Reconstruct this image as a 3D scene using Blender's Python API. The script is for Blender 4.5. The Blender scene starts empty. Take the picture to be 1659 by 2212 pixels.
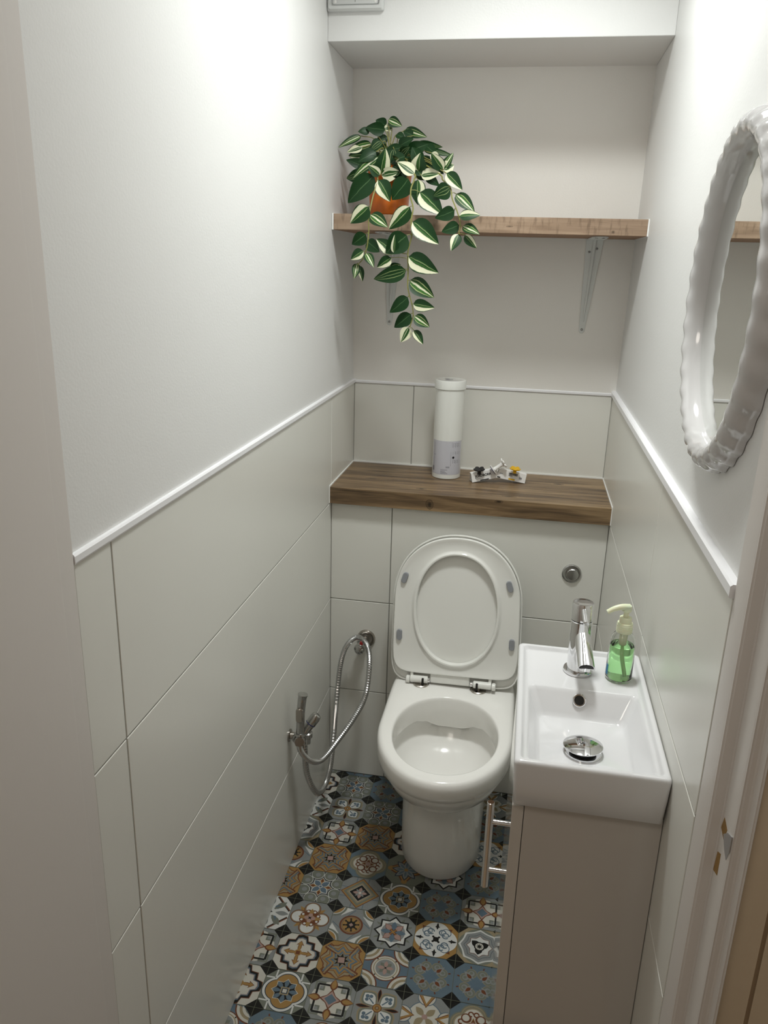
import bpy, bmesh, math, random
from math import pi, sin, cos, radians, sqrt
from mathutils import Vector, Matrix
random.seed(7)
SC = bpy.context.scene
COL = SC.collection

# ------------------------------------------------------------------ camera
def make_camera():
    cd = bpy.data.cameras.new('camera'); cam = bpy.data.objects.new('camera', cd); COL.objects.link(cam)
    y, p, r = radians(9.848), radians(-17.6425), radians(1.6555)
    f = Vector((-sin(y)*cos(p), cos(y)*cos(p), sin(p))); rt = Vector((cos(y), sin(y), 0)); up = rt.cross(f)
    rt2 = rt*cos(r) + up*sin(r); up2 = -rt*sin(r) + up*cos(r)
    cam.matrix_world = Matrix(((rt2.x, up2.x, -f.x, .5193), (rt2.y, up2.y, -f.y, -2.1012), (rt2.z, up2.z, -f.z, 1.5591), (0, 0, 0, 1)))
    cd.sensor_fit = 'HORIZONTAL'; cd.sensor_width = 36.0; cd.lens = 36.0*1701.697/1659.0; cd.clip_start = .01
    SC.camera = cam
make_camera()
# ------------------------------------------------------------------ light and exposure
W = bpy.data.worlds.new('world'); SC.world = W; W.use_nodes = True
W.node_tree.nodes['Background'].inputs[0].default_value = (.9, .87, .82, 1)
W.node_tree.nodes['Background'].inputs[1].default_value = .15
def area(name, loc, size, power, color, rot=(0, 0, 0), shape='DISK', spread=180):
    l = bpy.data.lights.new(name, 'AREA'); l.spread = radians(spread); l.shape = shape; l.size = size; l.energy = power; l.color = color
    o = bpy.data.objects.new(name, l); o.location = loc; o.rotation_euler = rot; COL.objects.link(o); return o
LAMP = (.47, -.63, 2.465)
area('ceiling_lamp_light', LAMP, .24, 8.0, (.97, 1.0, .975), spread=134)
area('hall_fill_light', (.15, -2.30, 2.36), .50, 3.9, (1.0, .92, .82))  # unseen fill light added in the hall, without a fixture
SC.view_settings.view_transform = 'Standard'; SC.view_settings.look = 'None'
SC.view_settings.gamma = 1.0; SC.view_settings.use_curve_mapping = False
SC.view_settings.exposure = 0.22

# ------------------------------------------------------------------ materials
MT = {}
def node_mat(name):
    m = bpy.data.materials.new(name); m.use_nodes = True; MT[name] = m
    return m, m.node_tree.nodes, m.node_tree.links, m.node_tree.nodes['Principled BSDF']
def mat(name, col, rough=.5, metal=0, coat=0, spec=.5, bump=0, bscale=200, var=0, vscale=20, trans=0, ior=1.45, sss=0):
    m, N, L, b = node_mat(name)
    b.inputs['Base Color'].default_value = (*col, 1); b.inputs['Roughness'].default_value = rough
    b.inputs['Metallic'].default_value = metal; b.inputs['Coat Weight'].default_value = coat
    b.inputs['Coat Roughness'].default_value = .04
    b.inputs['Specular IOR Level'].default_value = spec; b.inputs['Transmission Weight'].default_value = trans
    b.inputs['IOR'].default_value = ior
    if sss:
        b.inputs['Subsurface Weight'].default_value = sss; b.inputs['Subsurface Scale'].default_value = .01
    tc = N.new('ShaderNodeTexCoord')
    if var:
        n = N.new('ShaderNodeTexNoise'); n.inputs['Scale'].default_value = vscale; n.inputs['Detail'].default_value = 4
        L.new(tc.outputs['Object'], n.inputs['Vector'])
        mx = N.new('ShaderNodeMix'); mx.data_type = 'RGBA'
        mx.inputs[6].default_value = (*[c*(1-var) for c in col], 1); mx.inputs[7].default_value = (*[min(1, c*(1+var)) for c in col], 1)
        L.new(n.outputs['Fac'], mx.inputs[0]); L.new(mx.outputs[2], b.inputs['Base Color'])
    if bump:
        n = N.new('ShaderNodeTexNoise'); n.inputs['Scale'].default_value = bscale; n.inputs['Detail'].default_value = 3
        L.new(tc.outputs['Object'], n.inputs['Vector'])
        bp = N.new('ShaderNodeBump'); bp.inputs['Strength'].default_value = bump; bp.inputs['Distance'].default_value = .001
        L.new(n.outputs['Fac'], bp.inputs['Height']); L.new(bp.outputs[0], b.inputs['Normal'])
    return m
mat('paint', (.78, .78, .768), .42, bump=.25, bscale=260, spec=.35)
mat('paint_niche_lit', (.87, .85, .81), .6, bump=.25, bscale=260, spec=.3)  # wall paint paled and warmed: the niche's light put into its colour
mat('ceiling_paint', (.90, .89, .87), .7)
mat('tile', (.76, .755, .705), .27, spec=.45, bump=.10, bscale=60, var=.015, vscale=3)
mat('grout', (.33, .33, .30), .8)
mat('pvc', (.88, .88, .90), .3)
mat('caulk', (.86, .86, .84), .4)
mat('door_paint', (.70, .665, .635), .38, bump=.15, bscale=90)
mat('hall_paint_lit', (.36, .26, .165), .6, bump=.1)  # beige turned brown: warm hall light put into the colour
mat('gap_shade', (.16, .12, .08), .7)  # shade inside the hall gap as a flat colour
mat('ceramic', (.89, .88, .845), .16, coat=.25, spec=.5)
mat('basin_ceramic', (.76, .76, .77), .08, coat=.5, spec=.5)
mat('seat_plastic', (.84, .84, .80), .09, coat=.3)
mat('hinge_plastic', (.84, .84, .80), .22)
mat('bumper', (.28, .29, .31), .5)
mat('chrome', (.78, .78, .79), .06, metal=1)
mat('chrome_dull', (.50, .50, .49), .16, metal=1)
mat('hose_metal', (.56, .56, .56), .22, metal=1)
mat('nickel', (.45, .42, .38), .25, metal=1)
mat('screw_metal', (.45, .45, .45), .35, metal=1)
mat('black', (.012, .012, .012), .5)
mat('hole', (.01, .008, .006), .6)
mat('red', (.55, .01, .01), .4)
mat('blue_ring', (.02, .02, .12), .4)
mat('cabinet', (.57, .54, .505), .12, coat=.4)
mat('cabinet_door', (.62, .59, .55), .08, coat=.6)
mat('bracket', (.70, .72, .70), .35)
mat('vent', (.66, .67, .66), .4)
mat('mirror_frame', (.60, .59, .59), .10, coat=.6)
mat('mirror_glass', (.86, .88, .86), .01, metal=1)
mat('mirror_back', (.09, .06, .04), .7)
mat('canister', (.80, .81, .77), .16, coat=.4)
mat('canister_label', (.55, .55, .60), .22, coat=.3)
mat('print_grey', (.22, .22, .25), .5)
mat('print_light', (.66, .66, .70), .4)
mat('card', (.82, .81, .79), .5)
mat('white_plastic', (.85, .84, .82), .3)
mat('hook_black', (.012, .012, .013), .45)
mat('hook_yellow', (.72, .42, .01), .4)
mat('pot', (.75, .18, .018), .3, var=.25, vscale=30)
mat('soil', (.05, .03, .02), .9)
mat('stem', (.24, .24, .07), .5)
mat('pump_plastic', (.80, .83, .60), .3, sss=.2)
mat('clear_plastic', (.96, .98, .96), .04, trans=1, ior=1.3)
mat('soap', (.50, .93, .42), .03, trans=1, ior=1.30)
mat('label_blue', (.05, .25, .5), .4)
mat('label_dark', (.06, .06, .08), .4)
mat('bare_wood', (.30, .17, .05), .7, var=.3, vscale=40)
mat('metal_chip', (.55, .57, .6), .3, metal=.8)

def wood(name, c1, c2, c3, cross=0, seed=0, knots=(), org=(0, 0, 0)):
    m, N, L, b = node_mat(name)
    tc = N.new('ShaderNodeTexCoord'); mp = N.new('ShaderNodeMapping')
    mp.inputs['Scale'].default_value = (1.6, 16, 16); mp.inputs['Location'].default_value = (seed, seed*.7, 0)
    L.new(tc.outputs['Object'], mp.inputs['Vector'])
    # knots bend the grain around themselves
    n1 = N.new('ShaderNodeTexNoise'); n1.inputs['Scale'].default_value = 2.2; n1.inputs['Detail'].default_value = 7; n1.inputs['Distortion'].default_value = .9
    L.new(mp.outputs[0], n1.inputs['Vector'])
    mp2 = N.new('ShaderNodeMapping'); mp2.inputs['Scale'].default_value = (7, 160, 160); L.new(tc.outputs['Object'], mp2.inputs['Vector'])
    n2 = N.new('ShaderNodeTexNoise'); n2.inputs['Scale'].default_value = 1.6; n2.inputs['Detail'].default_value = 4; L.new(mp2.outputs[0], n2.inputs['Vector'])
    ad = N.new('ShaderNodeMath'); ad.operation = 'MULTIPLY_ADD'; ad.inputs[1].default_value = .35
    L.new(n2.outputs['Fac'], ad.inputs[0]); L.new(n1.outputs['Fac'], ad.inputs[2])
    cr = N.new('ShaderNodeValToRGB'); e = cr.color_ramp.elements
    e[0].position = .42; e[0].color = (*c1, 1); e[1].position = .92; e[1].color = (*c3, 1)
    x = cr.color_ramp.elements.new(.64); x.color = (*c2, 1)
    L.new(ad.outputs[0], cr.inputs[0]); out = cr.outputs[0]
    def darken(fac, amt, src):
        mx = N.new('ShaderNodeMix'); mx.data_type = 'RGBA'; L.new(fac, mx.inputs[0]); L.new(src, mx.inputs[6])
        mx.inputs[7].default_value = (*[c*amt for c in c1], 1); return mx.outputs[2]
    for kx, ky, kz, rx, ry in knots:
        kx, ky, kz = kx-org[0], ky-org[1], kz-org[2]
        km = N.new('ShaderNodeMapping'); km.vector_type = 'TEXTURE'; km.inputs['Location'].default_value = (kx, ky, kz); km.inputs['Scale'].default_value = (rx, ry, ry)
        L.new(tc.outputs['Object'], km.inputs['Vector'])
        ln = N.new('ShaderNodeVectorMath'); ln.operation = 'LENGTH'; L.new(km.outputs[0], ln.inputs[0])
        wn = N.new('ShaderNodeTexNoise'); wn.inputs['Scale'].default_value = 60; L.new(tc.outputs['Object'], wn.inputs['Vector'])
        am = N.new('ShaderNodeMath'); am.operation = 'MULTIPLY_ADD'; am.inputs[1].default_value = .5; L.new(wn.outputs['Fac'], am.inputs[0]); L.new(ln.outputs['Value'], am.inputs[2])
        kr = N.new('ShaderNodeValToRGB'); k = kr.color_ramp.elements
        k[0].position = .45; k[0].color = (1, 1, 1, 1); k[1].position = 1.25; k[1].color = (0, 0, 0, 1)
        z = k.new(.8); z.color = (.25, .25, .25, 1); z = k.new(.95); z.color = (.75, .75, .75, 1)
        L.new(am.outputs[0], kr.inputs[0]); out = darken(kr.outputs[0], .45, out)
    if cross:
        mp3 = N.new('ShaderNodeMapping'); mp3.inputs['Scale'].default_value = (90, 12, 22); L.new(tc.outputs['Object'], mp3.inputs['Vector'])
        n3 = N.new('ShaderNodeTexNoise'); n3.inputs['Scale'].default_value = 1.2; n3.inputs['Detail'].default_value = 5; L.new(mp3.outputs[0], n3.inputs['Vector'])
        r3 = N.new('ShaderNodeValToRGB'); r3.color_ramp.elements[0].position = .54; r3.color_ramp.elements[0].color = (0, 0, 0, 1)
        r3.color_ramp.elements[1].position = .75; r3.color_ramp.elements[1].color = (cross,)*3 + (1,)
        L.new(n3.outputs['Fac'], r3.inputs[0]); out = darken(r3.outputs[0], .7, out)
    L.new(out, b.inputs['Base Color']); b.inputs['Roughness'].default_value = .38
    return m
wood('wood_dark', (.055, .034, .018), (.165, .105, .054), (.33, .225, .12), seed=3.1, org=(.39, .13, .901),
     knots=((.286, -.022, .921, .014, .020), (.255, .03, .949, .022, .008), (.50, .02, .949, .03, .009), (.475, -.022, .944, .016, .006), (.64, .19, .949, .02, .010), (.10, .10, .949, .03, .006)))
wood('wood_light', (.15, .095, .06), (.31, .215, .145), (.44, .32, .225), cross=.7, seed=1.3, org=(.39, .1, 1.634),
     knots=((.70, -.006, 1.642, .0055, .0055), (.45, -.006, 1.65, .012, .003)))
mat('wood_under', (.33, .19, .11), .6, var=.1)

def leaf_mat(name, kind):
    """u in -1..1 across the leaf is stored in the UV map (x = (u+1)/2)"""
    m, N, L, b = node_mat(name)
    uv = N.new('ShaderNodeUVMap'); sp = N.new('ShaderNodeSeparateXYZ'); L.new(uv.outputs[0], sp.inputs[0])
    tc = N.new('ShaderNodeTexCoord'); n = N.new('ShaderNodeTexNoise'); n.inputs['Scale'].default_value = 60; L.new(tc.outputs['Object'], n.inputs['Vector'])
    a = N.new('ShaderNodeMath'); a.operation = 'MULTIPLY_ADD'; a.inputs[1].default_value = .10; L.new(n.outputs['Fac'], a.inputs[0]); L.new(sp.outputs[0], a.inputs[2])
    s = N.new('ShaderNodeMath'); s.operation = 'SUBTRACT'; s.inputs[1].default_value = .05; L.new(a.outputs[0], s.inputs[0])
    cr = N.new('ShaderNodeValToRGB'); cr.color_ramp.interpolation = 'LINEAR'
    D = (.009, .042, .010); G = (.04, .13, .022); C = (.70, .70, .50)
    stops = {'D': [(0, D), (.47, D), (.5, (.09, .17, .07)), (.53, D), (1, D)],
             'M': [(0, D), (.28, D), (.31, (.30, .38, .16)), (.34, D), (.47, D), (.5, (.25, .33, .14)), (.53, D), (.66, D), (.69, (.3, .38, .16)), (.72, D), (1, D)],
             'H': [(0, D), (.40, D), (.44, G), (.465, (.35, .42, .2)), (.49, D), (.60, G), (.64, D), (.67, C), (.93, C), (.96, D), (1, D)],
             'C': [(0, C), (.27, C), (.30, G), (.36, D), (.47, G), (.5, C), (.53, D), (.62, G), (.66, C), (1, C)],
             'S': [(0, D), (.22, D), (.26, (.4, .48, .2)), (.3, G), (.42, G), (.46, C), (.55, C), (.58, G), (.7, D), (.74, (.4, .48, .2)), (.78, D), (1, D)]}[kind]
    e = cr.color_ramp.elements
    e[0].position, e[0].color = stops[0][0], (*stops[0][1], 1); e[1].position, e[1].color = 1, (*stops[-1][1], 1)
    for p, c in stops[1:-1]:
        x = e.new(p); x.color = (*c, 1)
    L.new(s.outputs[0], cr.inputs[0]); L.new(cr.outputs[0], b.inputs['Base Color']); b.inputs['Roughness'].default_value = .42; b.inputs['Specular IOR Level'].default_value = .28
    return m
for k in 'DMHCS': leaf_mat('leaf_'+k, k)
# floor pattern colours
FC = {'cream': (.46, .445, .39), 'gg': (.145, .155, .125), 'black': (.010, .010, .009), 'blue': (.095, .135, .17), 'ochre': (.28, .165, .055), 'rust': (.13, .045, .02),
      'tan': (.25, .205, .125), 'pink': (.32, .215, .185), 'lgrey': (.20, .21, .205), 'white': (.52, .525, .50), 'grout': (.10, .105, .075), 'dblue': (.02, .035, .055), 'gblue': (.10, .14, .17)}
for k, c in FC.items(): mat('floor_'+k, c, .28, spec=.4, var=.08, vscale=60)

# ------------------------------------------------------------------ mesh helpers
def add_box(bm, x0, x1, y0, y1, z0, z1, bev=0, seg=2):
    r = bmesh.ops.create_cube(bm, size=1); vs = r['verts']
    for v in vs: v.co = Vector(((x0+x1)/2+v.co.x*(x1-x0), (y0+y1)/2+v.co.y*(y1-y0), (z0+z1)/2+v.co.z*(z1-z0)))
    if bev:
        es = list({e for v in vs for e in v.link_edges})
        bmesh.ops.bevel(bm, geom=es, offset=bev, segments=seg, affect='EDGES', profile=.5)
def box(*a, **k):
    bm = bmesh.new(); add_box(bm, *a, **k); return bm
def loft(bm, rings, cap0=True, cap1=True, closed=False, mi=0):
    R = [[bm.verts.new(p) for p in r] for r in rings]; n = len(R[0])
    pairs = list(zip(R, R[1:])) + ([(R[-1], R[0])] if closed else [])
    for a, b in pairs:
        for i in range(n):
            f = bm.faces.new((a[i], a[(i+1) % n], b[(i+1) % n], b[i])); f.material_index = mi
    if cap0 and not closed: bm.faces.new(R[0][::-1]).material_index = mi
    if cap1 and not closed: bm.faces.new(R[-1]).material_index = mi
    return R
def frame(d):
    d = Vector(d).normalized(); a = Vector((0, 0, 1)) if abs(d.z) < .9 else Vector((1, 0, 0))
    u = a.cross(d).normalized(); return u, d.cross(u)
def add_lathe(bm, o, d, prof, n=32, cap0=True, cap1=True):
    o = Vector(o); d = Vector(d).normalized(); u, v = frame(d)
    loft(bm, [[o+d*h+(u*cos(2*pi*i/n)+v*sin(2*pi*i/n))*max(r, 1e-5) for i in range(n)] for h, r in prof], cap0, cap1)
def lathe(*a, **k):
    bm = bmesh.new(); add_lathe(bm, *a, **k); return bm
def cyl(o, d, r, l, n=28, bev=.0008):
    return [(0, max(r-bev, r*.5)), (bev, r), (l-bev, r), (l, max(r-bev, r*.5))]
def add_cyl(bm, o, d, r, l, n=28, bev=.0008): add_lathe(bm, o, d, cyl(o, d, r, l, n, bev), n)
def catmull(P, k=8):
    P = [Vector(p) for p in P]; Q = [P[0]*2-P[1]]+P+[P[-1]*2-P[-2]]; out = []
    for i in range(1, len(Q)-2):
        a, b, c, d = Q[i-1:i+3]
        for j in range(k):
            t = j/k; out.append(.5*((2*b)+(c-a)*t+(2*a-5*b+4*c-d)*t*t+(3*b-a-3*c+d)*t**3))
    out.append(P[-1]); return out
def add_tube(bm, P, rad, n=10, cap=True):
    P = [Vector(p) for p in P]; u, v = frame(P[1]-P[0]); rings = []
    for i, p in enumerate(P):
        t = (P[min(i+1, len(P)-1)]-P[max(i-1, 0)]).normalized()
        u = (u-t*u.dot(t)).normalized(); w = t.cross(u); r = rad(i) if callable(rad) else rad
        rings.append([p+(u*cos(2*pi*k/n)+w*sin(2*pi*k/n))*r for k in range(n)])
    loft(bm, rings, cap, cap)
def rrect(x0, x1, y0, y1, r, z, n=6):
    out = []
    for cx, cy, a in ((x1-r, y1-r, 0), (x0+r, y1-r, 90), (x0+r, y0+r, 180), (x1-r, y0+r, 270)):
        for i in range(n+1):
            t = radians(a+90*i/n); out.append(Vector((cx+r*cos(t), cy+r*sin(t), z)))
    return out
def add_prism(bm, pts, d, mi=0):
    """closed outline of 3D points swept by vector d"""
    d = Vector(d); loft(bm, [[Vector(p) for p in pts], [Vector(p)+d for p in pts]], mi=mi)
def obj(name, bm, m, parent=None, smooth=35, label=None, bevel=0):
    me = bpy.data.meshes.new(name); o = bpy.data.objects.new(name, me); COL.objects.link(o)
    bmesh.ops.recalc_face_normals(bm, faces=bm.faces)
    off = Vector((0, 0, 0)); p = parent
    while p is not None: off += p.location; p = p.parent
    if parent is not None: bmesh.ops.translate(bm, verts=bm.verts, vec=-off)
    bm.to_mesh(me); bm.free()
    for x in (m if isinstance(m, (list, tuple)) else [m]): me.materials.append(MT[x])
    if smooth:
        me.polygons.foreach_set('use_smooth', [True]*len(me.polygons)); me.set_sharp_from_angle(angle=radians(smooth))
    if parent is not None: o.parent = parent
    if label: o['label'] = label
    return o
def thing(name, loc, label, cat, group=None):
    o = bpy.data.objects.new(name, None); o.empty_display_size = .02; COL.objects.link(o); o.location = loc
    return tag(o, label, cat, group)
def tag(o, label, cat, group=None):
    o['label'] = label; o['category'] = cat
    if group: o['group'] = group
    return o
def struct(o): o['kind'] = 'structure'; return o
def text_bm(s, size, mtx, ext=.0001):
    cu = bpy.data.curves.new('t', 'FONT'); cu.body = s; cu.size = size; cu.extrude = ext; cu.offset = size*.03
    o = bpy.data.objects.new('t', cu); COL.objects.link(o); dg = bpy.context.evaluated_depsgraph_get()
    me = bpy.data.meshes.new_from_object(o.evaluated_get(dg)); bm = bmesh.new(); bm.from_mesh(me); bm.transform(mtx)
    bpy.data.objects.remove(o); bpy.data.curves.remove(cu); bpy.data.meshes.remove(me); return bm
def merge(bm, other):
    me = bpy.data.meshes.new('x'); other.to_mesh(me); other.free(); bm.from_mesh(me); bpy.data.meshes.remove(me)
# ------------------------------------------------------------------ the room
WX = .775; WU = .7825; ZT = 1.203; CEIL = 2.48
LDY = -1.294; RDY = -1.205            # where left and right walls stop at the door frame
FX0, FX1, FY0, FY1 = 0.0, WX, -1.36, 0.0
TH = .0525
def P2(r, a): return (r*cos(a), r*sin(a))
def circ(r, cx=0, cy=0, n=28): return [(cx+r*cos(2*pi*i/n), cy+r*sin(2*pi*i/n)) for i in range(n)]
def star(n, ro, ri, rot=0): return [P2(ro if i % 2 == 0 else ri, rot+pi*i/n) for i in range(2*n)]
def polar(f, n=72): return [P2(f(2*pi*i/n), 2*pi*i/n) for i in range(n)]
def petal(a, r0, r1, w, n=9, bias=1.0):
    L = []; R = []
    for i in range(n+1):
        t = i/n; h = w*sin(pi*t**bias); r = r0+(r1-r0)*t
        L.append((r*cos(a)-h*sin(a), r*sin(a)+h*cos(a))); R.append((r*cos(a)+h*sin(a), r*sin(a)-h*cos(a)))
    return L[:1]+L[1:-1]+L[-1:]+R[1:-1][::-1]
def rib(pts, w):
    L = []; R = []
    for i, p in enumerate(pts):
        a = pts[max(i-1, 0)]; b = pts[min(i+1, len(pts)-1)]; dx, dy = b[0]-a[0], b[1]-a[1]; d = sqrt(dx*dx+dy*dy) or 1
        L.append((p[0]-dy/d*w, p[1]+dx/d*w)); R.append((p[0]+dy/d*w, p[1]-dx/d*w))
    return L+R[::-1]
def rot(p, a): return [(x*cos(a)-y*sin(a), x*sin(a)+y*cos(a)) for x, y in p]
def four(p, off=0): return [rot(p, off+k*pi/2) for k in range(4)]
def arc(cx, cy, r, a0, a1, n=12): return [(cx+r*cos(radians(a0+(a1-a0)*i/n)), cy+r*sin(radians(a0+(a1-a0)*i/n))) for i in range(n+1)]
def sq(h): return [(-h, -h), (h, -h), (h, h), (-h, h)]
OCT = [(1, .57), (.57, 1), (-.57, 1), (-1, .57), (-1, -.57), (-.57, -1), (.57, -1), (1, -.57)]
def clip(p, k=.99): 
    out = []
    for x, y in p:
        m = max(abs(x), abs(y), (abs(x)+abs(y))/1.57); s = min(1, k/m) if m > 0 else 1
        out.append((x*s, y*s))
    return out
D4 = pi/4
def corner_sq(h0, h1): return [(h0, h0), (h1, h0), (h1, h1), (h0, h1)]
def scroll(s): return arc(.50, .40*s, .20, -60*s, 200*s, 12)
def qf(s, c=.5, a=0):
    R = 1-c; out = []
    for i in range(96):
        t = 2*pi*i/96; f = (t-a+D4) % (pi/2)-D4; out.append(P2(s*(c*cos(f)+sqrt(max(0, R*R-(c*sin(f))**2))), t))
    return out
def quat(s, q=.30): return polar(lambda t: s*(1-q*abs(sin(2*t))**.8), 96)
def zz(s):
    out = []
    for k in range(4):
        for x, y in ((1.0, 0), (.93, .22), (.66, .30), (.62, .62), (.30, .66), (.22, .93)): out.append((x*s, y*s) if k == 0 else rot([(x*s, y*s)], k*pi/2)[0])
    return out
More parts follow.
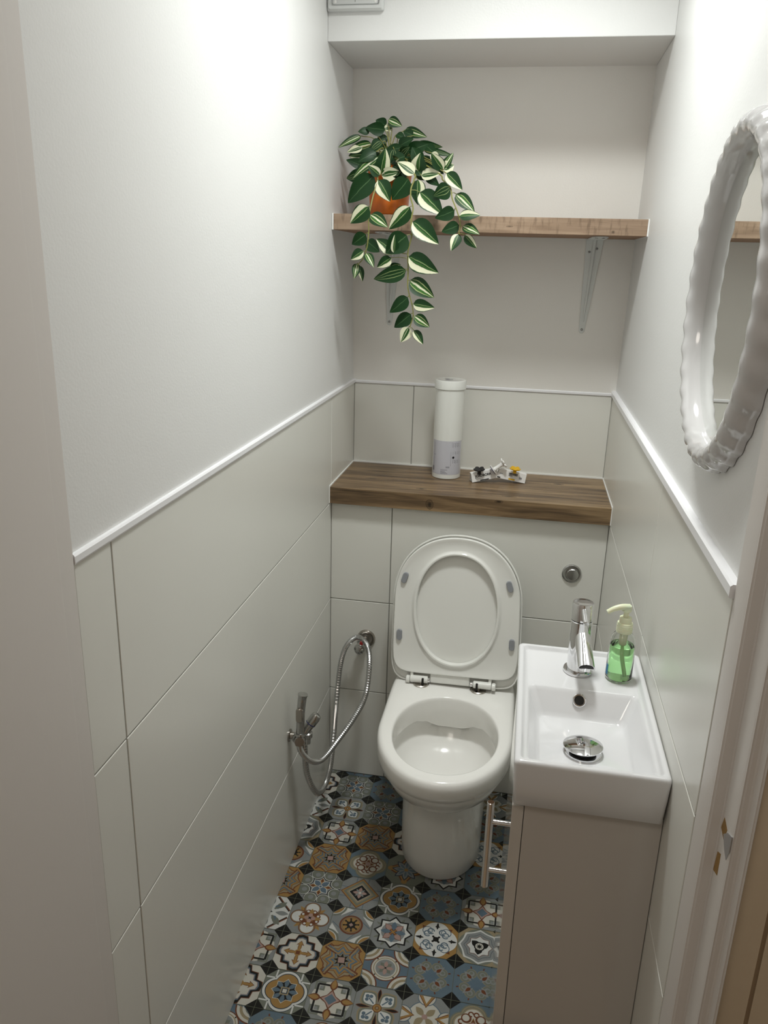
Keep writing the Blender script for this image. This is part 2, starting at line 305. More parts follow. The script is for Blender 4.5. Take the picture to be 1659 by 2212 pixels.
PAT = {
 'A': [('lgrey', [OCT]), ('black', [circ(.93)]), ('ochre', [circ(.0001)]), ('lgrey', [circ(.86)]), ('black', [clip(circ(.36, *P2(.84, (k+.5)*D4))) for k in range(8)]), ('white', [clip(circ(.325, *P2(.85, (k+.5)*D4))) for k in range(8)]), ('gg', [clip(circ(.30, *P2(.86, (k+.5)*D4))) for k in range(8)]), ('lgrey', [circ(.13, *P2(.80, (k+.5)*D4)) for k in range(8)]),
       ('white', [star(4, .62, .30)]), ('ochre', [star(4, .58, .28)]), ('white', [petal(D4+k*pi/2, .0, .56, .17) for k in range(4)]),
       ('blue', [petal(D4+k*pi/2, .0, .52, .14) for k in range(4)]), ('rust', four(petal(0, .28, .52, .06))), ('white', [circ(.10)]), ('blue', [circ(.07)])],
 'B': [('lgrey', [OCT]), ('tan', [clip(petal(D4+k*pi/2, .0, 1.02, .42, bias=1.3)) for k in range(4)]), ('gg', [petal(D4+k*pi/2, .05, .95, .36, bias=1.3) for k in range(4)]), ('white', [petal(D4+k*pi/2, .1, .88, .27, bias=1.3) for k in range(4)]),
       ('blue', [circ(.085, *P2(.70, D4+k*pi/2)) for k in range(4)]+[rib([P2(.25, D4+k*pi/2), P2(.6, D4+k*pi/2)], .028) for k in range(4)]),
       ('blue', [circ(.08, *P2(.60, D4+k*pi/2+s*.2)) for k in range(4) for s in (-1, 1)]),
       ('rust', four(petal(0, .2, .92, .085, bias=1.7))), ('black', four(petal(0, .25, .88, .05, bias=1.7))), ('rust', [circ(.2)]), ('ochre', [circ(.17)]), ('rust', [circ(.09)]), ('tan', [circ(.06)])],
 'C': [('gblue', [OCT]), ('tan', [circ(.235, *P2(.55, D4+k*pi/2+s*.33)) for k in range(4) for s in (-1, 1)]), ('gg', [circ(.215, *P2(.55, D4+k*pi/2+s*.33)) for k in range(4) for s in (-1, 1)]),
       ('lgrey', [circ(.13, *P2(.55, D4+k*pi/2+s*.33)) for k in range(4) for s in (-1, 1)]), ('gg', [circ(.075, *P2(.57, D4+k*pi/2+s*.33)) for k in range(4) for s in (-1, 1)]),
       ('lgrey', [petal(D4+k*pi/2, .1, .8, .12) for k in range(4)]),
       ('blue', [petal(D4+k*pi/2, 0, .36, .08) for k in range(4)]+four(petal(0, 0, .3, .1))), ('rust', [petal(D4+k*pi/2, .34, .64, .08, bias=.7) for k in range(4)]+[petal(D4+k*pi/2+s*.45, .78, .92, .035) for k in range(4) for s in (-1, 1)])],
 'D': [('lgrey', [OCT]), ('cream', [clip(circ(.86))]), ('gg', four(corner_sq(.36, .80))), ('lgrey', four(corner_sq(.44, .72))), ('black', [rib([(-.66, -.66), (.66, -.66)], .045), rib([(.66, -.66), (.66, .66)], .045), rib([(.66, .66), (-.66, .66)], .045), rib([(-.66, .66), (-.66, -.66)], .045)]),
       ('cream', [sq(.60)]), ('gg', four(corner_sq(.36, .58))), ('lgrey', four(corner_sq(.43, .58))),
       ('rust', four(petal(0, .42, 1.0, .17, bias=.8))), ('ochre', four(petal(0, .50, .99, .11, bias=.75))), ('rust', [polar(lambda t: .50*(1-.46*abs(sin(2*t))**.7))]), ('pink', [polar(lambda t: .40*(1-.40*abs(sin(2*t))**.7))]), ('blue', [star(2, .26, .26)])],
 'E': [('ochre', [OCT]), ('rust', [clip(star(8, .99, .84))]), ('tan', [clip(star(8, .95, .78))]), ('rust', [star(8, .89, .64, .06)]), ('ochre', [star(8, .86, .61, .06)]), ('blue', [star(8, .75, .52, .1)]), ('tan', [star(8, .64, .43, .1)]), ('ochre', [star(8, .60, .40, .1)]), ('blue', [star(8, .50, .33, .1)]), ('tan', [star(8, .41, .25)]),
       ('rust', four(rib([(.30, .30), (.55, .86)], .035))+four(rib([(.55, .86), (.78, .62), (.66, .50)], .03))), ('tan', four(rib([(.36, .30), (.61, .80)], .03))), ('blue', four(rib([(.42, .26), (.68, .72)], .03))), ('black', [star(8, .37, .19)]), ('pink', [rot(sq(.145), .1)])],
 'F': [('gblue', [OCT]), ('gg', [clip(qf(1.0, .42))]), ('tan', [qf(.93, .43)]), ('gg', [qf(.86, .44)]), ('tan', [qf(.82, .44)]), ('cream', [qf(.76, .45)]), ('rust', [circ(.22, *P2(.42, D4+k*pi/2)) for k in range(4)]), ('cream', [circ(.15, *P2(.44, D4+k*pi/2)) for k in range(4)]),
       ('rust', [rib(arc(*P2(.52, k*pi/2+s*.22), .10, 0, 300), .03) for k in range(4) for s in (-1, 1)]), ('ochre', [star(4, .36, .16)]), ('rust', [star(4, .30, .14)]), ('pink', [circ(.15, n=8)])],
 'G': [('gg', [OCT]), ('rust', [clip(quat(.97, .42))]), ('ochre', [quat(.88, .46)]), ('ochre', [circ(.15, *P2(.8, k*pi/2)) for k in range(4)]), ('dblue', [petal(k*D4, .0, .74, .17) for k in range(8)]), ('lgrey', [petal(k*D4, .05, .66, .13) for k in range(8)]), ('blue', [petal(k*D4, .1, .5, .06) for k in range(8)]), ('ochre', [circ(.1)])],
 'H': [('lgrey', [OCT]), ('blue', [rib([(-.98, y), (.98, y)], .02) for y in (-.3, .3)]+[rib([(y, -.98), (y, .98)], .02) for y in (-.3, .3)]), ('rust', [star(2, .97, .97)]), ('ochre', [star(2, .92, .92)]), ('gg', [star(2, .82, .82)]), ('tan', [star(2, .68, .68)]), ('white', [star(2, .55, .55)]), ('black', [star(2, .53, .53)]),
       ('pink', [petal(k*pi/2, .02, .36, .09) for k in range(4)]), ('lgrey', [petal(D4+k*pi/2, .02, .30, .06) for k in range(4)]), ('cream', [circ(.07)])],
 'I': [('gg', [OCT]), ('dblue', [clip(qf(1.0, .40))]), ('white', four(rib([(.56, .97), (.56, .60)], .035))+four(rib([(.97, .56), (.60, .56)], .035))+[clip(qf(.97, .40))]), ('dblue', [qf(.86, .41)]), ('ochre', [qf(.82, .41)]), ('cream', [star(8, .60, .44)]), ('black', [star(8, .56, .42)]), ('blue', [petal(k*D4, .1, .56, .10, bias=1.4) for k in range(8)]), ('tan', [sq(.19)]), ('dblue', [sq(.13)]), ('cream', [sq(.09)])],
 'J': [('lgrey', [OCT]), ('tan', [star(4, .90, .4, D4)]), ('ochre', [star(4, .85, .36, D4)]), ('rust', [circ(.40, *P2(.54, k*pi/2)) for k in range(4)]), ('tan', [circ(.36, *P2(.54, k*pi/2)) for k in range(4)]), ('rust', [circ(.33, *P2(.54, k*pi/2)) for k in range(4)]), ('white', [circ(.31, *P2(.56, k*pi/2)) for k in range(4)]),
       ('rust', [circ(.15, *P2(.36, k*pi/2+s*.38)) for k in range(4) for s in (-1, 1)]), ('white', [circ(.06, *P2(.40, k*pi/2+s*.42)) for k in range(4) for s in (-1, 1)]), ('ochre', four(petal(0, .1, .56, .10))), ('pink', [circ(.11, *P2(.16, k*pi/2)) for k in range(4)]), ('black', [star(4, .12, .04, D4)])],
 'K': [('lgrey', [OCT]), ('white', four([(.45, .60), (.9, .05), (.98, .4)])), ('blue', four(rib([(.36, .36), (.9, -.05)], .02))), ('gg', [clip(p) for p in four(arc(1, 1, .62, 180, 270)+[(1, 1)])]), ('white', [clip(p) for p in four(arc(1, 1, .52, 180, 270)+[(1, 1)])]), ('ochre', [clip(p) for p in four(arc(1, 1, .48, 180, 270)+[(1, 1)])]), ('rust', [circ(.56)]), ('tan', [circ(.47)]), ('rust', [circ(.44)]), ('ochre', [circ(.42)]), ('black', [star(8, .37, .17, .2)]+[circ(.05, *P2(.34, .2+k*D4)) for k in range(8)]), ('black', [circ(.2)]), ('pink', [star(2, .11, .11)])],
 'L': [('lgrey', [OCT]), ('gg', [petal(D4+k*pi/2+s*.3, .62, .96, .06) for k in range(4) for s in (-1, 1)]), ('black', [star(8, .93, .70)]), ('white', [star(8, .82, .62)]), ('lgrey', [circ(.56)]), ('rust', [star(4, .62, .34, D4)]), ('pink', [petal(D4+k*pi/2, .1, .56, .13) for k in range(4)]), ('rust', [circ(.2)]), ('blue', four(petal(0, .08, .60, .125))), ('ochre', [star(4, .30, .05, D4)]), ('ochre', [circ(.06)])],
 'M': [('ochre', [OCT]), ('rust', [circ(.24, *P2(.92, D4+k*pi/2), n=10) for k in range(4) if 0]+[star(4, 1.0, .55, D4)]), ('white', [qf(.98, .38)]), ('gblue', [circ(.24, *P2(.62, D4+k*pi/2)) for k in range(4)]), ('white', [circ(.20, *P2(.62, D4+k*pi/2)) for k in range(4)]), ('blue', [rib(arc(*P2(.50, D4+k*pi/2+s*.22), .15, 0, 320), .03) for k in range(4) for s in (-1, 1)]), ('white', four(petal(0, .1, .98, .10))), ('black', four(petal(0, .55, .97, .06))+four(rib([(.72, -.1), (.72, .1)], .03))), ('black', [sq(.13)]), ('black', [rot(sq(.055), 0) and circ(.06, *P2(.19, D4+k*pi/2), n=6) for k in range(4)])],
 'N': [('tan', [OCT]), ('gg', [clip(qf(.99, .2))]), ('white', [clip(polar(lambda t: .96*(1-.12*abs(sin(4*t)))))]), ('lgrey', [polar(lambda t: .86*(1-.10*abs(sin(4*t))))]), ('dblue', [polar(lambda t: .72*(1-.14*abs(sin(4*t))))]), ('lgrey', [polar(lambda t: .70*(1-.14*abs(sin(4*t))))]), ('rust', [polar(lambda t: .60*(1-.20*abs(sin(4*t))))]), ('white', [polar(lambda t: .57*(1-.20*abs(sin(4*t))))]), ('black', [petal(.4+k*2.094, .0, .46, .17) for k in range(3)]), ('black', [circ(.25)]), ('cream', [circ(.19)]), ('black', [star(8, .17, .07)])],
 'O': [('cream', [OCT]), ('rust', [clip(zz(1.04))]), ('black', [clip(zz(.99))]), ('blue', [zz(.86)]), ('pink', [zz(.80)]), ('cream', [zz(.77)]),
       ('rust', four(petal(0, .05, .66, .085, bias=.8))+four([(.66, 0), (.40, .18), (.44, 0), (.40, -.18)])), ('ochre', four(petal(0, .05, .62, .06, bias=.8))+four([(.62, 0), (.43, .13), (.46, 0), (.43, -.13)])), ('ochre', [circ(.17)]), ('rust', [sq(.09)])],
 'P': [('blue', [OCT]), ('rust', [clip(p) for p in four(arc(1, 1, .78, 180, 270)+[(1, 1)])]), ('cream', [clip(p) for p in four(arc(1, 1, .72, 180, 270)+[(1, 1)])]), ('tan', [clip(p) for p in four(arc(1, 1, .60, 180, 270)+[(1, 1)])]), ('cream', [clip(p) for p in four(arc(1, 1, .48, 180, 270)+[(1, 1)])]), ('gg', [clip(p) for p in four(arc(1, 1, .36, 180, 270)+[(1, 1)])]), ('rust', [circ(.66)]), ('cream', [circ(.62)]), ('tan', [circ(.54)]), ('cream', [circ(.50)]), ('lgrey', [circ(.44)]), ('gg', [petal(D4+k*pi/2, 0, .36, .10) for k in range(4)]), ('pink', four(petal(0, .02, .36, .09))), ('black', [circ(.045)]+[circ(.035, *P2(.58, D4+k*pi/2), n=10) for k in range(4)])],
 'Q': [('white', [OCT]), ('rust', four(rib([(.2, .95), (.95, .2)], .05))), ('black', four(rib([(.17, .93), (.93, .17)], .025))), ('gg', [petal(D4+k*pi/2, .30, .98, .15) for k in range(4)]), ('lgrey', [petal(k*pi/2, .30, .96, .13) for k in range(4)]), ('blue', [petal(D4+k*pi/2, .30, .62, .12) for k in range(4)]), ('gg', four(rib([(.2, .2), (.7, .5)], .05))), ('black', [star(4, .18, .09)])],
 'R': [('lgrey', [OCT]), ('blue', [circ(.72)]), ('cream', [circ(.68)]), ('blue', [clip(circ(.40, *P2(.92, k*pi/2))) for k in range(4)]), ('cream', [clip(circ(.36, *P2(.92, k*pi/2))) for k in range(4)]), ('rust', four([(.42, 0), (.98, .34), (.98, .18), (.62, 0), (.98, -.18), (.98, -.34)])), ('ochre', four([(.47, 0), (.97, .29), (.97, .19), (.62, 0), (.97, -.19), (.97, -.29)])), ('tan', [petal(D4+k*pi/2, .05, .58, .14) for k in range(4)]), ('pink', [circ(.12)])],
}
GRID = {0: 'ACFEBI', 1: 'OACFGR', 2: 'QBACFR', 3: 'NDEOFC', 4: 'KEFGLM', 5: 'EAHICD', 6: 'QJKLMN', 7: 'DOEPCC', 8: 'OIDBRF', 9: 'PCJMAH', 10: 'BKNDOE', 11: 'LHGIQP', 12: 'AMBRJK'}
# refine: rows as seen, five full columns and one cut column per row
GRID[4] = 'KEFGLC'; GRID[3] = 'NDEOFM'; GRID[2] = 'QBACFC'
def make_floor():
    cols = list(FC); bm = bmesh.new(); add_box(bm, FX0-.25, FX1+.4, FY0, .0, -.05, 0)
    for f in bm.faces: f.material_index = cols.index('black')
    def face(pts, z, c):
        try: f = bm.faces.new([bm.verts.new((x, y, z)) for x, y in pts]); f.material_index = cols.index(c)
        except ValueError: pass
    def cut(pts):
        for ax, lim, sg in ((0, FX0-.2, 1), (0, FX1+.3, -1), (1, FY0, 1), (1, -.0005, -1)):
            out = []
            for i, p in enumerate(pts):
                q = pts[(i+1) % len(pts)]; a = sg*(p[ax]-lim) >= 0; b = sg*(q[ax]-lim) >= 0
                if a: out.append(p)
                if a != b:
                    t = (lim-p[ax])/(q[ax]-p[ax]); out.append((p[0]+(q[0]-p[0])*t, p[1]+(q[1]-p[1])*t))
            pts = out
            if len(pts) < 3: return None
        return pts
    for r, row in GRID.items():
        for c, k in enumerate(row+row[:2]):
            cx, cy = -.005+.105*c, .037-.105*r
            for li, (colr, shapes) in enumerate([('black', [sq(1)])]+PAT[k]):
                for si, s in enumerate(shapes):
                    p = cut([(cx+x*TH, cy+y*TH) for x, y in s])
                    if p: face(p, .00006*(li+1)+.000006*si, colr)
    zt = .00006*18; w = .0006
    for c in range(9):
        x = -.0575+.105*c
        if FX0-.2 < x: face([(x-w, FY0), (x+w, FY0), (x+w, -.0005), (x-w, -.0005)], zt, 'grout')
    for r in range(14):
        y = -.0155-.105*r
        if y > FY0: face([(FX0, y-w), (FX1, y-w), (FX1, y+w), (FX0, y+w)], zt+.00002, 'grout')
    # keep the layered faces facing up: no global normal recalculation here
    bm.normal_update()
    for f in bm.faces:
        if f.normal.z < -.5 and f.calc_center_median().z > -.01: f.normal_flip()
    me = bpy.data.meshes.new('floor'); bm.to_mesh(me); bm.free()
    for c in cols: me.materials.append(MT['floor_'+c])
    o = bpy.data.objects.new('floor', me); COL.objects.link(o); struct(o)
make_floor()

def grout_tiles(bm, plane, at, t, ugrid, vgrid, g=.0026, bev=.0009):
    """tiles of thickness t on a plane; the spans in ugrid/vgrid are separated by grout"""
    for a, b in zip(ugrid, ugrid[1:]):
        for c, d in zip(vgrid, vgrid[1:]):
            if plane == 'x': add_box(bm, min(at, at+t), max(at, at+t), a+g/2, b-g/2, c+g/2, d-g/2, bev, 1)
            else: add_box(bm, a+g/2, b-g/2, min(at, at+t), max(at, at+t), c+g/2, d-g/2, bev, 1)
# left wall: painted above, tiled below (tile face on x = 0)
wl = struct(obj('wall_left', box(-.12, -.003, LDY, .32, -.02, CEIL), 'paint', smooth=0))
obj('grout', box(-.003, -.0012, LDY, .30, 0, ZT), 'grout', wl, 0)
bm = bmesh.new()
ZG = [.0, .299, .599, .899, 1.2]
grout_tiles(bm, 'x', -.008, .008, [LDY, -1.204, .0, .298], ZG)
obj('wall_tile', bm, 'tile', wl)
# right wall
wr = struct(obj('wall_right', box(WU, .90, RDY, .32, -.02, CEIL), 'paint', smooth=0))
obj('grout', box(WX+.0012, WU, RDY, .30, 0, ZT), 'grout', wr, 0)
bm = bmesh.new(); grout_tiles(bm, 'x', WX, .0075, [RDY, -.68, .298], ZG); obj('wall_tile', bm, 'tile', wr)
# upper back wall of the niche, leaning slightly forward towards the top
YB = .295
wb = bmesh.new(); add_prism(wb, [(-.01, YB-.001, .90), (-.01, YB-.001, 1.19), (-.01, YB-.006, 1.205), (-.01, .246, 1.62), (-.01, .214, 2.12), (-.01, .35, 2.12), (-.01, .35, .90)], (.80, 0, 0))
wb = struct(obj('wall_back', wb, 'paint_niche_lit', smooth=0))
bm = bmesh.new(); grout_tiles(bm, 'y', YB-.006, .008, [0.0, .186, WX], [.90, 1.2]); obj('wall_tile', bm, 'tile', wb)
obj('grout', box(0, WX, YB-.0045, YB-.0008, .90, 1.2), 'grout', wb, 0)
# tiled boxing that hides the cistern
wc = struct(obj('wall_back_lower', box(-.003, WU, .004, .28, -.02, .900), 'grout', smooth=0))
bm = bmesh.new(); grout_tiles(bm, 'y', .0, .008, [0, .178, WX], [.0, .299, .599, .899]); obj('wall_tile', bm, 'tile', wc)
# bulkhead above the niche
struct(obj('wall_back_upper', box(-.003, WU, -.056, .35, 2.049, CEIL, bev=.0015), 'paint', smooth=0))
struct(obj('ceiling', box(-.12, .90, -1.30, .35, CEIL, CEIL+.05), 'ceiling_paint', smooth=0))
# white plastic edging on top of the tiles
def trim(name, pts):
    bm = bmesh.new(); add_prism(bm, *pts); struct(obj(name, bm, 'pvc', smooth=0))
trim('trim_1', ([(-.003, LDY, 1.1995), (.0025, LDY, 1.1995), (.0035, LDY, 1.202), (.0035, LDY, 1.210), (.0015, LDY, 1.2125), (-.003, LDY, 1.2125)], (0, .292-LDY, 0)))
trim('trim_2', ([(WU, RDY, 1.1995), (WX-.0035, RDY, 1.1995), (WX-.005, RDY, 1.202), (WX-.005, RDY, 1.214), (WX-.002, RDY, 1.2165), (WU, RDY, 1.2165)], (0, .292-RDY, 0)))
trim('trim_3', ([(0, YB, 1.1995), (0, YB-.008, 1.1995), (0, YB-.0095, 1.202), (0, YB-.0095, 1.207), (0, YB-.0075, 1.209), (0, YB, 1.209)], (WX, 0, 0)))

# door frame around the camera's doorway: left lining with stop, right lining with strike
df = struct(bpy.data.objects.new('door_1', None)); COL.objects.link(df); df.location = (.39, -1.30, 0)
def vprism(pl, z0, z1, bevel=0):
    bm = bmesh.new(); add_prism(bm, [(x, y, z0) for x, y in pl], (0, 0, z1-z0)); 
    if bevel:
        es = [e for e in bm.edges if abs(e.verts[0].co.z-e.verts[1].co.z) > .5]
        bmesh.ops.bevel(bm, geom=es, offset=bevel, segments=3, affect='EDGES')
    return bm
DH = 2.06
obj('left_lining', vprism([(-.10, LDY), (.0, LDY), (.003, LDY-.003), (.003, -1.327), (.0075, -1.332), (.0075, -1.60), (-.10, -1.60)], 0, DH, .0008), 'door_paint', df)
obj('right_lining', vprism([(.90, RDY), (WX+.0005, RDY), (.776, -1.252), (.7775, -1.256), (.791, -1.259), (.791, -1.303), (.7925, -1.306), (.801, -1.307), (.8025, -1.309), (.8035, -1.322), (.90, -1.322)], 0, DH, .002), 'door_paint', df)
obj('head_lining', box(-.10, .90, -1.36, -1.294, DH, CEIL), 'door_paint', df)
# strike plate cut-outs in the right lining
def lining_pt(y, z, off=.0): return Vector((.791-off, y, z))
def diamond(y0, y1, z0, z1, skew, off=.0008, th=.0016):
    return [lining_pt(y0, z0, off), lining_pt(y0, z1-skew*.4, off), lining_pt(y1, z1, off), lining_pt(y1, z0+skew*.5, off)]
# ---- plant vines, leaves and hose path (metres)
VINES={
 'v1': [(0.117, -0.009, 1.766), (0.116, -0.015, 1.75), (0.112, -0.025, 1.728), (0.107, -0.04, 1.695), (0.103, -0.05, 1.658), (0.104, -0.05, 1.629), (0.1, -0.05, 1.591), (0.091, -0.05, 1.565), (0.078, -0.05, 1.55)] ,
 'v2': [(0.208, -0.009, 1.767), (0.209, -0.014, 1.754), (0.203, -0.024, 1.732), (0.205, -0.034, 1.71), (0.213, -0.044, 1.686), (0.21, -0.05, 1.655), (0.213, -0.05, 1.623), (0.205, -0.05, 1.583), (0.207, -0.05, 1.542), (0.208, -0.05, 1.496), (0.219, -0.05, 1.46), (0.224, -0.05, 1.43), (0.217, -0.05, 1.401)] ,
 'v3': [(0.27, -0.009, 1.768), (0.28, -0.014, 1.754), (0.3, -0.022, 1.736), (0.308, -0.035, 1.709), (0.322, -0.046, 1.681), (0.332, -0.05, 1.652), (0.33, -0.05, 1.628)] ,
}
LEAVES=[
('v1',(0.107, -0.016, 1.763),(0.041, -0.015, 1.697),0.0291,'D'),
('v1',(0.119, -0.016, 1.752),(0.15, -0.016, 1.702),0.0229,'H'),
('v1',(0.103, -0.053, 1.687),(0.058, -0.059, 1.647),0.0225,'H'),
('v1',(0.105, -0.04, 1.669),(0.153, -0.055, 1.64),0.0196,'S'),
('v1',(0.095, -0.044, 1.623),(0.06, -0.045, 1.597),0.0187,'D'),
('v1',(0.1, -0.049, 1.607),(0.133, -0.052, 1.581),0.0180,'D'),
('v1',(0.093, -0.058, 1.582),(0.06, -0.056, 1.561),0.0156,'H'),
('v1',(0.099, -0.057, 1.577),(0.124, -0.075, 1.544),0.0135,'S'),
('v1',(0.074, -0.042, 1.552),(0.07, -0.057, 1.515),0.0121,'S'),
('v1',(0.079, -0.043, 1.547),(0.089, -0.043, 1.508),0.0097,'H'),
('c',(0.122, -0.015, 1.763),(0.094, -0.026, 1.785),0.0138,'H'),
('c',(0.123, -0.003, 1.767),(0.136, -0.02, 1.824),0.0215,'H'),
('c',(0.124, -0.001, 1.764),(0.172, 0.001, 1.773),0.0185,'C'),
('c',(0.11, 0.023, 1.809),(0.046, 0.011, 1.757),0.0172,'S'),
('c',(0.194, -0.013, 1.756),(0.154, -0.013, 1.706),0.0274,'D'),
('c',(0.208, -0.01, 1.767),(0.164, -0.008, 1.795),0.0183,'C'),
('c',(0.216, 0.004, 1.776),(0.221, -0.012, 1.815),0.0230,'H'),
('v2',(0.218, -0.013, 1.754),(0.221, -0.016, 1.695),0.0213,'H'),
('c',(0.224, -0.0, 1.765),(0.274, -0.01, 1.77),0.0153,'C'),
('v2',(0.225, -0.018, 1.725),(0.287, -0.035, 1.672),0.0272,'H'),
('v2',(0.205, -0.043, 1.689),(0.154, -0.049, 1.635),0.0224,'H'),
('v2',(0.214, -0.048, 1.655),(0.282, -0.054, 1.603),0.0268,'H'),
('v2',(0.202, -0.058, 1.622),(0.15, -0.061, 1.578),0.0297,'D'),
('v2',(0.169, -0.042, 1.578),(0.121, -0.04, 1.613),0.0195,'H'),
('v2',(0.172, -0.061, 1.58),(0.174, -0.072, 1.623),0.0113,'H'),
('v2',(0.208, -0.055, 1.572),(0.286, -0.064, 1.535),0.0261,'H'),
('v2',(0.163, -0.051, 1.568),(0.128, -0.055, 1.544),0.0155,'H'),
('v2',(0.16, -0.038, 1.542),(0.186, -0.039, 1.553),0.0120,'S'),
('v2',(0.202, -0.052, 1.539),(0.119, -0.053, 1.515),0.0223,'M'),
('v2',(0.212, -0.047, 1.515),(0.276, -0.049, 1.475),0.0238,'S'),
('v2',(0.209, -0.053, 1.474),(0.166, -0.067, 1.435),0.0202,'D'),
('v2',(0.224, -0.054, 1.458),(0.28, -0.064, 1.451),0.0172,'H'),
('v2',(0.217, -0.04, 1.432),(0.174, -0.039, 1.396),0.0195,'D'),
('v2',(0.229, -0.061, 1.428),(0.269, -0.062, 1.403),0.0172,'S'),
('v2',(0.213, -0.044, 1.399),(0.195, -0.054, 1.361),0.0174,'C'),
('v2',(0.228, -0.056, 1.393),(0.254, -0.06, 1.359),0.0131,'H'),
('v3',(0.3, -0.03, 1.735),(0.261, -0.037, 1.715),0.0225,'M'),
('c',(0.289, -0.019, 1.769),(0.331, -0.032, 1.73),0.0181,'H'),
('v3',(0.315, -0.02, 1.722),(0.365, -0.039, 1.679),0.0181,'S'),
('v3',(0.315, -0.04, 1.683),(0.27, -0.059, 1.663),0.0185,'D'),
('v3',(0.33, -0.062, 1.669),(0.381, -0.064, 1.672),0.0147,'H'),
('v3',(0.328, -0.039, 1.649),(0.287, -0.053, 1.632),0.0167,'D'),
('v3',(0.339, -0.052, 1.646),(0.382, -0.071, 1.628),0.0148,'S'),
('v3',(0.329, -0.047, 1.628),(0.314, -0.063, 1.588),0.0154,'H'),
('v3',(0.345, -0.055, 1.626),(0.376, -0.056, 1.596),0.0124,'H'),
('c',(0.278, -0.006, 1.778),(0.302, -0.006, 1.817),0.0116,'S'),
('c',(0.278, -0.008, 1.778),(0.25, -0.027, 1.814),0.0167,'H'),
('c',(0.281, -0.009, 1.778),(0.305, -0.005, 1.789),0.0182,'C'),
('c',(0.245, 0.019, 1.819),(0.265, 0.019, 1.8),0.0117,'C'),
('c',(0.233, 0.043, 1.828),(0.299, 0.038, 1.814),0.0088,'M'),
('c',(0.223, 0.028, 1.823),(0.197, 0.03, 1.833),0.0140,'D'),
('c',(0.164, 0.092, 1.881),(0.223, 0.085, 1.864),0.0145,'S'),
('c',(0.203, 0.047, 1.844),(0.269, 0.05, 1.836),0.0110,'M'),
('c',(0.123, 0.078, 1.903),(0.159, 0.078, 1.888),0.0145,'S'),
('c',(0.116, 0.088, 1.89),(0.088, 0.088, 1.904),0.0161,'D'),
('c',(0.117, 0.069, 1.878),(0.068, 0.061, 1.883),0.0176,'D'),
('c',(0.055, 0.069, 1.864),(-0.001, 0.049, 1.834),0.0112,'S'),
('c',(0.076, 0.07, 1.875),(0.048, 0.061, 1.873),0.0112,'D'),
('c',(0.084, 0.061, 1.845),(0.023, 0.055, 1.828),0.0144,'S'),
('c',(0.061, 0.057, 1.836),(0.023, 0.049, 1.823),0.0112,'C'),
('c',(0.112, 0.054, 1.849),(0.084, 0.048, 1.827),0.0175,'M'),
('c',(0.147, 0.065, 1.867),(0.172, 0.059, 1.855),0.0111,'D'),
('c',(0.184, 0.027, 1.823),(0.239, 0.01, 1.839),0.0187,'D'),
('c',(0.217, 0.017, 1.796),(0.197, 0.009, 1.831),0.0185,'D'),
('c',(0.149, 0.028, 1.828),(0.142, 0.026, 1.788),0.0172,'M'),
('c',(0.167, 0.039, 1.834),(0.118, 0.038, 1.821),0.0141,'D'),
('c',(0.103, 0.027, 1.822),(0.06, 0.01, 1.796),0.0172,'D'),
('c',(0.18, 0.014, 1.811),(0.14, 0.017, 1.793),0.0170,'D'),
('c',(0.221, 0.015, 1.79),(0.257, 0.005, 1.769),0.0170,'D'),
('c',(0.235, 0.003, 1.768),(0.271, -0.003, 1.741),0.0129,'D'),
('c',(0.121, 0.082, 1.864),(0.088, 0.07, 1.843),0.0129,'D'),
('c',(0.131, 0.089, 1.886),(0.11, 0.075, 1.881),0.0113,'C'),
('c',(0.189, 0.075, 1.866),(0.162, 0.077, 1.876),0.0128,'D'),
('c',(0.227, 0.041, 1.838),(0.258, 0.024, 1.815),0.0141,'D'),
('c',(0.152, 0.014, 1.79),(0.188, -0.004, 1.754),0.0217,'D'),
('c',(0.247, 0.01, 1.8),(0.28, -0.002, 1.768),0.0138,'D'),
('c',(0.193, 0.012, 1.79),(0.23, 0.0, 1.763),0.0154,'D'),
]
HOSE= [(0.035, -0.41, 0.38), (0.039, -0.4, 0.276), (0.054, -0.36, 0.188), (0.06, -0.3, 0.163), (0.061, -0.24, 0.181), (0.056, -0.18, 0.233), (0.047, -0.1, 0.337), (0.051, -0.07, 0.429), (0.067, -0.06, 0.482), (0.096, -0.055, 0.508), (0.125, -0.06, 0.49), (0.138, -0.08, 0.445), (0.139, -0.13, 0.367), (0.121, -0.2, 0.331), (0.093, -0.28, 0.304), (0.069, -0.36, 0.294), (0.048, -0.4, 0.316), (0.029, -0.42, 0.356), (0.028, -0.43, 0.392)]
def lining_patch(name, pts, off, m, label):
    bm = bmesh.new(); add_prism(bm, [lining_pt(y, z, off) for y, z in pts], (off+.0002, 0, 0)); obj(name, bm, m, df, 0, label)
lining_patch('strike_hole', [(-1.2605, .930), (-1.266, .948), (-1.282, .943), (-1.276, .925)], .0004, 'bare_wood', 'upper rough hole cut in white paint showing brown wood')
lining_patch('strike_hole', [(-1.2605, .868), (-1.264, .898), (-1.276, .904), (-1.277, .874)], .0004, 'bare_wood', 'lower rough hole cut in white paint showing brown wood')
lining_patch('strike_plate', [(-1.274, .931), (-1.288, .944), (-1.303, .950), (-1.303, .930), (-1.297, .914), (-1.286, .919)], .0009, 'metal_chip', 'small bare metal plate')

